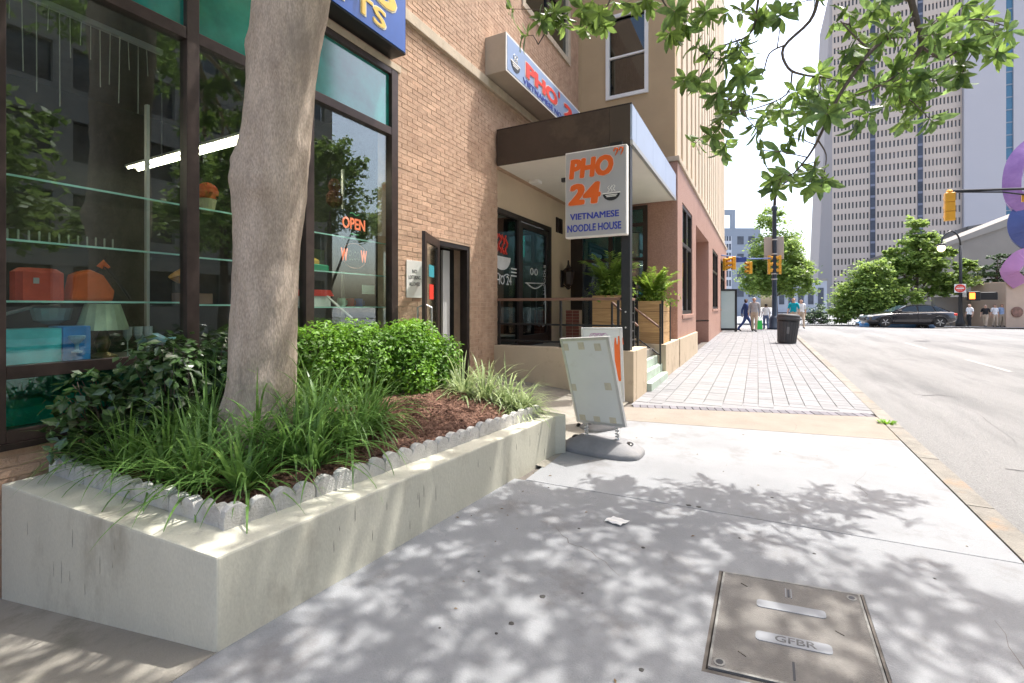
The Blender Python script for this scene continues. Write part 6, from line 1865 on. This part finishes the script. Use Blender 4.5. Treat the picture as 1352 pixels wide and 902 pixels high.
# ------------------------------------------------------------------ trees and shrubs across the crossing
def far_tree(name, base, h, lobes, nleaf, ls, mat, label, seed, trunk_r=.16, trunk_h=None, group=None):
    r = random.Random(seed)
    x, y, z = base
    t = thing(name, base, label, 'tree' if trunk_r > .05 else 'shrub', group)
    tm = MB()
    th = trunk_h or h * .35
    limb(tm, [(x, y, z - .1, trunk_r * 1.2), (x + .05, y, z + th * .5, trunk_r), (x, y + .05, z + th, trunk_r * .85), (x + .1, y, z + h * .8, trunk_r * .3)], 8, 3, .1)
    cm = MB()
    tot = sum(b[3] * b[4] * b[5] for b in lobes)
    for (cx, cy, cz, rx, ry, rz) in lobes:
        e = Vector((x + cx, y + cy, z + cz))
        s0 = Vector((x, y, z + min(th, cz * .7)))
        limb(tm, [(*s0, trunk_r * .55), (*s0.lerp(e, .5), trunk_r * .35), (*e, trunk_r * .1)], 6, 2, .1)
        nc = max(6, int(60 * rx * ry * rz / tot * len(lobes)))
        for c in range(nc):
            d = Vector((r.gauss(0, 1), r.gauss(0, 1), r.gauss(0, 1))).normalized()
            cc_ = e + Vector((d.x * rx, d.y * ry, d.z * rz)) * (r.random() ** .45)
            q = nleaf * rx * ry * rz / tot / nc
            cr = .34 * min(rx, rz) * r.uniform(.7, 1.2)
            for l in range(int(q)):
                p = cc_ + Vector((r.gauss(0, .55) * cr, r.gauss(0, .55) * cr, r.gauss(0, .38) * cr))
                nr = Vector((r.gauss(0, .7), r.gauss(0, .7), 1)).normalized()
                ax = Matrix.Rotation(r.uniform(0, 6.28), 3, nr) @ nr.orthogonal().normalized()
                sd_ = nr.cross(ax)
                L2 = ls * r.uniform(.6, 1.3)
                cm.add([p - ax * L2 * .5, p + sd_ * L2 * .28, p + ax * L2 * .5, p - sd_ * L2 * .28], [(0, 1, 2, 3)])
    tm.build('trunk', mt['twig'], t, True)
    cm.build('crown', mat, t)
    return t
lt = M('bright_tree_leaf', (.13, .23, .05), .5, .35, .9, c2=(.28, .4, .1), trans=.45)
lt2 = M('mid_tree_leaf', (.08, .16, .04), .5, .4, .9, c2=(.22, .33, .08), trans=.42)
lt3 = M('dark_tree_leaf', (.04, .09, .035), .5, .4, .9, c2=(.09, .16, .06), trans=.2)
far_tree('street_tree', (1.45, 49.4, -.1), 10.8, [(0.0, 0.0, 4.69, 2.99, 2.04, 1.76), (0.25, 0.0, 6.9, 2.34, 1.8, 1.62), (-1.12, 0.0, 3.59, 1.69, 1.44, 1.22), (1.5, 0.0, 3.59, 1.95, 1.56, 1.08), (-0.25, 0.0, 9.52, 1.3, 1.08, 1.35), (2.0, 0.0, 5.52, 1.17, 1.08, 0.94), (-1.5, 0.0, 5.52, 1.04, 0.96, 0.94)], 20000, .3, lt, 'bushy green street tree behind the tall signal pole', 31)
far_tree('street_tree', (12.1, 51.6, -.1), 9.6, [(-.3, 0, 5.2, 2.4, 1.8, 1.1), (-1.9, 0, 3.6, 1.7, 1.4, .8), (2.2, 0, 3.8, 2.0, 1.5, .8), (.2, 0, 7.0, 1.6, 1.4, .9), (-.1, 0, 8.6, .8, .9, .7), (3.2, 0, 5.0, 1.1, 1.0, .5), (-1.7, 0, 6.2, 1.0, 1.0, .5), (1.5, 0, 2.9, 1.6, 1.3, .5), (1.7, 0, 6.0, 1.2, 1, .5)], 17000, .36, lt, 'airy light green street tree behind the black sedan', 32, .17, 2.4)
far_tree('round_shrub', (7.9, 49.4, -.1), 5.2, [(0, 0, 2.2, 2.1, 1.4, 1.8), (.7, 0, 4.1, 1.5, 1.1, 1.4), (2.6, .5, 2.2, 1.6, 1.2, 1.2), (-1.2, 0, 1.2, 1.1, 1.0, 1.0), (1.3, 0, 1.6, 1.1, 1.0, 1.2)], 16000, .3, lt, 'dense cone shaped green shrub left of the black sedan', 33, .1, 1.2)
far_tree('round_shrub', (5.0, 52.0, -.1), 2.0, [(0, 0, .9, 1.6, 1.2, .9)], 2400, .2, lt3, 'low dark green bush beside the foot of the tall tower', 34, .04, .5)
far_tree('layered_pine', (17.5, 52.8, .6), 6.0, [(0, 0, 3.6, 1.9, 1.2, .28), (-.9, 0, 4.1, 1.2, 1.0, .25), (.9, 0, 4.5, 1.2, 1.0, .25), (.3, 0, 5.0, .9, .8, .25), (-.2, 0, 3.0, 1.4, 1, .2)], 5200, .2, lt3, 'flat layered dark pine in front of the grey pavilion', 35, .1, 3.0)
far_tree('clipped_hedge', (18.2, 53.6, .3), 1.9, [(-1.1, 0, 1.7, .9, .7, .6), (0, 0, 1.8, 1.0, .7, .65), (1.0, 0, 1.9, .9, .7, .6)], 3600, .18, lt3, 'rounded dark hedge above the concrete wall', 36, .04, .8)
# trees and frontage on the opposite side: they fill the reflections in the shop windows
for k, (x, y, s_) in enumerate(((9.5, -3.5, 1.15), (9.0, 3.5, 1.1), (9.6, 10.5, 1.15), (12, 17.5, 1.7), (15.2, 26.5, 1.75))):
    far_tree('street_tree', (x, y, -.1), 7 * s_, [(0, 0, 4.2 * s_, 2.2, 2.2, 1.3), (.6, .8, 5.6 * s_, 1.7, 1.7, 1.1), (-.9, -.7, 5.4 * s_, 1.6, 1.6, 1.0), (-.6, 1.2, 3.6 * s_, 1.5, 1.5, .9)], 5200, .3, lt2,
             'street tree across the road mirrored in the shop window, ' + ('nearest the left edge', 'opposite the planter', 'opposite the open shop door', 'opposite the porch', 'farthest up the street')[k], 40 + k, .17, 2.4, 'street trees mirrored in the shop window')
o_block = thing('office_block', (26, 4, 0), 'pale office block across the road mirrored in the shop window', 'building')
mb = MB()
for k in range(8): mb.box(20, 34, -26, 24, .0 + 3.4 * k, 1.5 + 3.4 * k)
for k in range(21): mb.box(20.02, 20.4, -26 + 2.5 * k, -25.3 + 2.5 * k, .01, 27)
mb.build('wall', mt['concgrey'], o_block)
MB().box(20.3, 33.9, -25.9, 23.9, .0, 27).build('glazing', mt['wpane'], o_block)

# ------------------------------------------------------------------ far buildings
tw = thing('office_tower', (38, 200, -1), 'tall cream office tower with rows of narrow windows and dark strips', 'tower')
TY, TX0, TX1, ZT = 190, 22.4, 55.3, 110
cols = []
for (a, b, n_) in ((22.6, 32.6, 10), (34.3, 44.6, 10), (46.3, 55.2, 10)):
    w = (b - a) / n_
    for k in range(n_): cols.append((a + w * k + w * .27, a + w * k + w * .73))
FL = 3.75
rows = [(-.5 + FL * k + 1.05, -.5 + FL * k + 3.1) for k in range(29)]
mb = MB()
z_ = -1
for (a, b) in rows:
    mb.box(TX0, 55.3, TY, TY + .6, z_, a); z_ = b
mb.box(TX0, 55.3, TY, TY + .6, z_, ZT)
xs_ = TX0
for (a, b) in cols:
    mb.box(xs_, a, TY + .003, TY + .6, -1, ZT - .1); xs_ = b
mb.box(xs_, 55.297, TY + .003, TY + .6, -1, ZT - .1)
mb.build('wall', mt['tower'], tw)
for (a, b) in ((32.7, 34.1), (44.75, 46.1)):
    MB().box(a, b, TY - .12, TY - .01, -1, ZT).build('dark_strip', M('dark_glass_strip', (.05, .055, .075), .3, .5, .25), tw)
    mb = MB()
    for k in range(29): mb.box(a + .1, b - .1, TY - .16, TY - .121, -.5 + FL * k + .2, -.5 + FL * k + .9)
    mb.build('strip_spandrels', M('strip_spandrel', (.16, .17, .22), .5), tw, kind='stuff')
wins = [(a, b, c, d) for (c, d) in rows for (a, b) in cols]
def wpx(w_):
    q = to_px(((w_[0] + w_[1]) / 2, TY, (w_[2] + w_[3]) / 2))
    if q is None or not (0 < q[0] < 1352 and 0 < q[1] < 430): return 0
    return 1 / q[2] * (1.5 if q[1] > 150 else 1)
wins.sort(key=lambda w_: -wpx(w_))
ww = cols[0][1] - cols[0][0] + .1
wm = MB().box(-ww / 2, ww / 2, 0, .1, -1.06, 1.06).mesh('window', mt['wpane'])
rst = MB()
for i, (a, b, c, d) in enumerate(wins):
    if i < 300: inst('window', wm, tw, ((a + b) / 2, TY + .35, (c + d) / 2))
    else: rst.box(a - .05, b + .05, TY + .35, TY + .45, c - .03, d + .03)
rst.build('window_rows', mt['wpane'], tw, kind='stuff')
mb = MB()
mb.add([(18.0, 191, -1), (22.4, 190, -1), (22.4, 222, -1), (18.0, 222, -1), (22.0, 191, ZT), (22.41, 190, ZT), (22.41, 222, ZT), (22.0, 222, ZT)],
       [(0, 1, 5, 4), (1, 2, 6, 5), (2, 3, 7, 6), (3, 0, 4, 7), (4, 5, 6, 7)])
mb.build('sloped_buttress', mt['towerside'], tw)
MB().box(22.5, 55.2, 190.7, 222, -1, ZT - .2).build('mass', mt['dark'], tw)
lw = thing('blank_tower', (60, 190, -1), 'windowless pale lilac tower wall with a blue glass strip', 'tower')
MB().box(55.4, 64.6, 188.6, 215, -1, 118).build('wall', mt['lilac'], lw)
for k in range(29): pass
MB().box(64.6, 66.2, 189.2, 214, -1, 118).build('glass_strip', mt['bstrip'], lw)
mb = MB()
for k in range(32): mb.box(64.62, 66.18, 189.05, 189.19, 3.7 * k, 3.7 * k + .35)
mb.build('strip_bars', mt['bluegrey'], lw)
MB().box(66.2, 84, 188.6, 215, -1, 118).build('wall', mt['lilac'], lw)
bb = thing('blue_grey_building', (-3, 90, 0), 'blue grey building with an open roof frame far down the street', 'building')
M_ = Matrix.Translation((-5.9, 87.4, 0)) @ Matrix.Rotation(math.atan2(3.3, 6.3), 4, 'Z')
MB().box(0, 7.2, 0, 12, -1, 15.0, M_).build('wall', mt['bluegrey'], bb)
mb = MB(); mb.box(0, 2.9, .1, .6, 17.3, 18.2, M_); mb.box(2.2, 2.9, .1, .6, 15.0, 17.3, M_); mb.box(0, .4, .1, .6, 15, 17.3, M_)
mb.build('roof_frame', mt['bluegrey'], bb)
mb = MB()
wbm = M('dark_window_grid', (.07, .08, .1), .3, .3, 1)
for k in range(4):
    for j in range(2):
        MB().box(3.2 + 1.9 * j, 4.3 + 1.9 * j, -.03, .05, 3.2 + 3.0 * k, 4.6 + 3.0 * k, M_).build('window', wbm, bb)
grid = MB().box(.3, 2.2, -.03, .05, 3, 13.6, M_)
gr_ = grid.build('window', wbm, bb)
mb = MB()
for k in range(7): mb.box(.3, 2.2, -.07, -.035, 3 + 1.55 * k, 3.5 + 1.55 * k, M_)
for k in range(5): mb.box(.3 + .45 * k, .42 + .45 * k, -.068, -.034, 3, 13.6, M_)
mb.build('grid_bars', M('pale_bars', (.5, .52, .55), .7), gr_)
pv = thing('grey_pavilion', (25, 80, 0), 'low grey building with a sloping pale roof edge at the right', 'building')
mb = MB()
A, Bq = Vector((17.0, 76.8, 7.6)), Vector((33.0, 85.2, 13.6))
dirn = (Bq - A)
nrm_ = Vector((.46, -.88, 0))
def sl(p, off, dz): return p + nrm_ * off * .2 + Vector((0, 0, dz))
mb.add([sl(A, 1.5, 0), sl(Bq, 1.5, 0), sl(Bq, 1.5, 1.3), sl(A, 1.5, .25), sl(A, -10, 0), sl(Bq, -10, 0), sl(Bq, -10, 1.3), sl(A, -10, .25)], [(0, 1, 2, 3), (4, 7, 6, 5), (3, 2, 6, 7), (0, 4, 5, 1), (1, 5, 6, 2), (0, 3, 7, 4)])
mb.build('roof_edge', M('pale_roof_edge', (.22, .2, .175), .8, .05, .3), pv)
mb = MB(); A0, B0 = A.copy(), Bq.copy()
mb.add([Vector((A.x, A.y, -1)), Vector((Bq.x, Bq.y, -1)), Bq, A, Vector((A.x - 5, A.y + 9, -1)), Vector((Bq.x - 5, Bq.y + 9, -1)), Bq + Vector((-5, 9, 0)), A + Vector((-5, 9, 0))], [(0, 1, 2, 3), (1, 5, 6, 2), (0, 3, 7, 4), (5, 4, 7, 6)])
mb.build('wall', M('pavilion_wall', (.2, .18, .155), .9, .08, .3), pv)
mb = MB()
PM = Matrix.Translation((15, 75.7, 0)) @ Matrix.Rotation(math.atan2(9.5, 18), 4, 'Z')
for zz in (2.4, 4.2): mb.box(5, 20, -.25, -.05, zz, zz + 1.0, PM)
mb.build('louvres', M('louvre_grey', (.28, .25, .21), .8), pv)
lwall = thing('concrete_wall', (13, 45, 0), 'low grey concrete wall behind the car and the street lamp', 'wall')
WM_ = Matrix.Translation((10.6, 44.0, 0)) @ Matrix.Rotation(math.atan2(1.35, 2.55), 4, 'Z')
MB().box(.9, 6.2, 0, .3, 1.0, 2.1, WM_).build('wall_cap', mt['concgrey'], lwall, bevel=.02)
MB().box(.92, 6.18, .05, .25, -.4, 1.0, WM_).build('wall', M('tan_concrete', (.42, .36, .28), .9, .1, .5), lwall)
for k in range(6): MB().box(1.2 + .85 * k, 1.32 + .85 * k, -.02, .0499, -.4, .99, WM_).build('pilaster', mt['concgrey'], lwall)
lwall.location = (15, 51.75, -.1); lwall.scale = (1.15,) * 3
lwall2 = thing('planter_wall', (16, 47, 0), 'long pale concrete wall behind the people at the right', 'wall')
MB().box(4.2, 13.0, .9, 1.2, -.4, 1.9, WM_).build('wall', mt['concgrey'], lwall2, bevel=.02)
lwall2.location = (18.4, 54.05, -.1); lwall2.scale = (1.15,) * 3
fence = thing('dark_railing', (3.5, 50, 0), 'long dark railing far behind the litter bin', 'railing')
for zz in (.3, .9): MB().box(1.5, 7.0, 49.6, 49.65, zz, zz + .08).build('rail', mt['black'], fence)
for k in range(12): MB().box(1.5 + .5 * k, 1.54 + .5 * k, 49.61, 49.64, -.1, .9).build('post', mt['black'], fence)
lowb = thing('low_grey_building', (5, 120, 0), 'small pale grey building beside the foot of the tower', 'building')
MB().box(3.5, 13, 118, 126, -1, 7).build('wall', M('pale_grey_wall', (.4, .42, .46), .9, .06, .2), lowb)
MB().box(3.3, 13.2, 117.8, 126.2, 7, 7.5).build('roof', mt['concgrey'], lowb)
for k in range(5): MB().box(4.2 + 1.8 * k, 5.2 + 1.8 * k, 117.9, 118.05, 2, 5.5).build('window', wbm, lowb)
# stone pedestal and glazed ribbon sculpture at the right edge
ped = thing('stone_pedestal', (15.6, 41.9, 0), 'tan stone pedestal under the purple sculpture', 'pedestal')
PDM = Matrix.Translation((14.15, 41.3, 0)) @ Matrix.Rotation(rad(22), 4, 'Z')
MB().box(0, 3.2, 0, 2.6, -.4, 2.95, PDM).build('pedestal_block', mt['pedestal'], ped, bevel=.03)
MB().lathe([(.32, 0), (.34, .02), (.34, .05), (.3, .06)], PDM @ Matrix.Translation((.62, -.0, 1.0)) @ Matrix.Rotation(rad(90), 4, 'X'), 24).build('round_plaque', M('plaque', (.2, .1, .07), .5, .5, 4), ped)
sc_ = thing('ribbon_sculpture', (15.6, 42.2, 2.95), 'tall purple, pink and blue abstract ribbon sculpture at the right edge', 'sculpture')
def ribbon(pts, w, th, mat, nm):
    mb = MB(); pts = [Vector(p) for p in catm(pts, 6)]
    vs = []
    for i, p in enumerate(pts):
        t_ = (pts[min(i + 1, len(pts) - 1)] - pts[max(i - 1, 0)]).normalized()
        s_ = Vector((.35, .94, 0))
        n_ = t_.cross(s_).normalized()
        vs += [p - s_ * w + n_ * th, p + s_ * w + n_ * th, p + s_ * w - n_ * th, p - s_ * w - n_ * th]
    mb.add(vs, [(4 * i + k, 4 * i + (k + 1) % 4, 4 * i + 4 + (k + 1) % 4, 4 * i + 4 + k) for i in range(len(pts) - 1) for k in range(4)] + [(0, 1, 2, 3), tuple(4 * (len(pts) - 1) + k for k in (3, 2, 1, 0))])
    mb.build(nm, mat, sc_, False)
ribbon([(15.1, 42, 2.9), (14.5, 41.8, 3.7), (15.0, 41.9, 4.6), (15.9, 42.3, 5.2), (15.2, 42.0, 6.6)], .85, .42, mt['pink'], 'lower_ribbon')
ribbon([(16.2, 42.3, 5.0), (15.0, 41.9, 6.0), (14.9, 41.9, 7.2), (15.6, 42.2, 8.2)], .75, .4, mt['blueglaze'], 'blue_ribbon')
ribbon([(15.5, 42.1, 7.6), (14.75, 41.85, 8.4), (14.6, 41.8, 9.6), (14.9, 41.9, 10.9), (15.8, 42.2, 11.9), (17, 42.6, 12.2)], .85, .42, mt['purple'], 'upper_ribbon')
ribbon([(17.0, 42.6, 9.4), (16.0, 42.3, 9.0), (15.4, 42.1, 8.0), (16.2, 42.4, 7.2), (17.2, 42.8, 7.4)], .6, .45, mt['purple'], 'inner_ribbon')
ribbon([(16.4, 42.4, 2.95), (16.6, 42.5, 5), (16.5, 42.4, 8), (16.4, 42.4, 11.6)], .6, .7, mt['purple'], 'core_ribbon')

ped.location = (18.56, 49.86, -.1); ped.scale = (1.19,) * 3
sc_.location = (18.56, 50.22, 3.23); sc_.scale = (1.19,) * 3
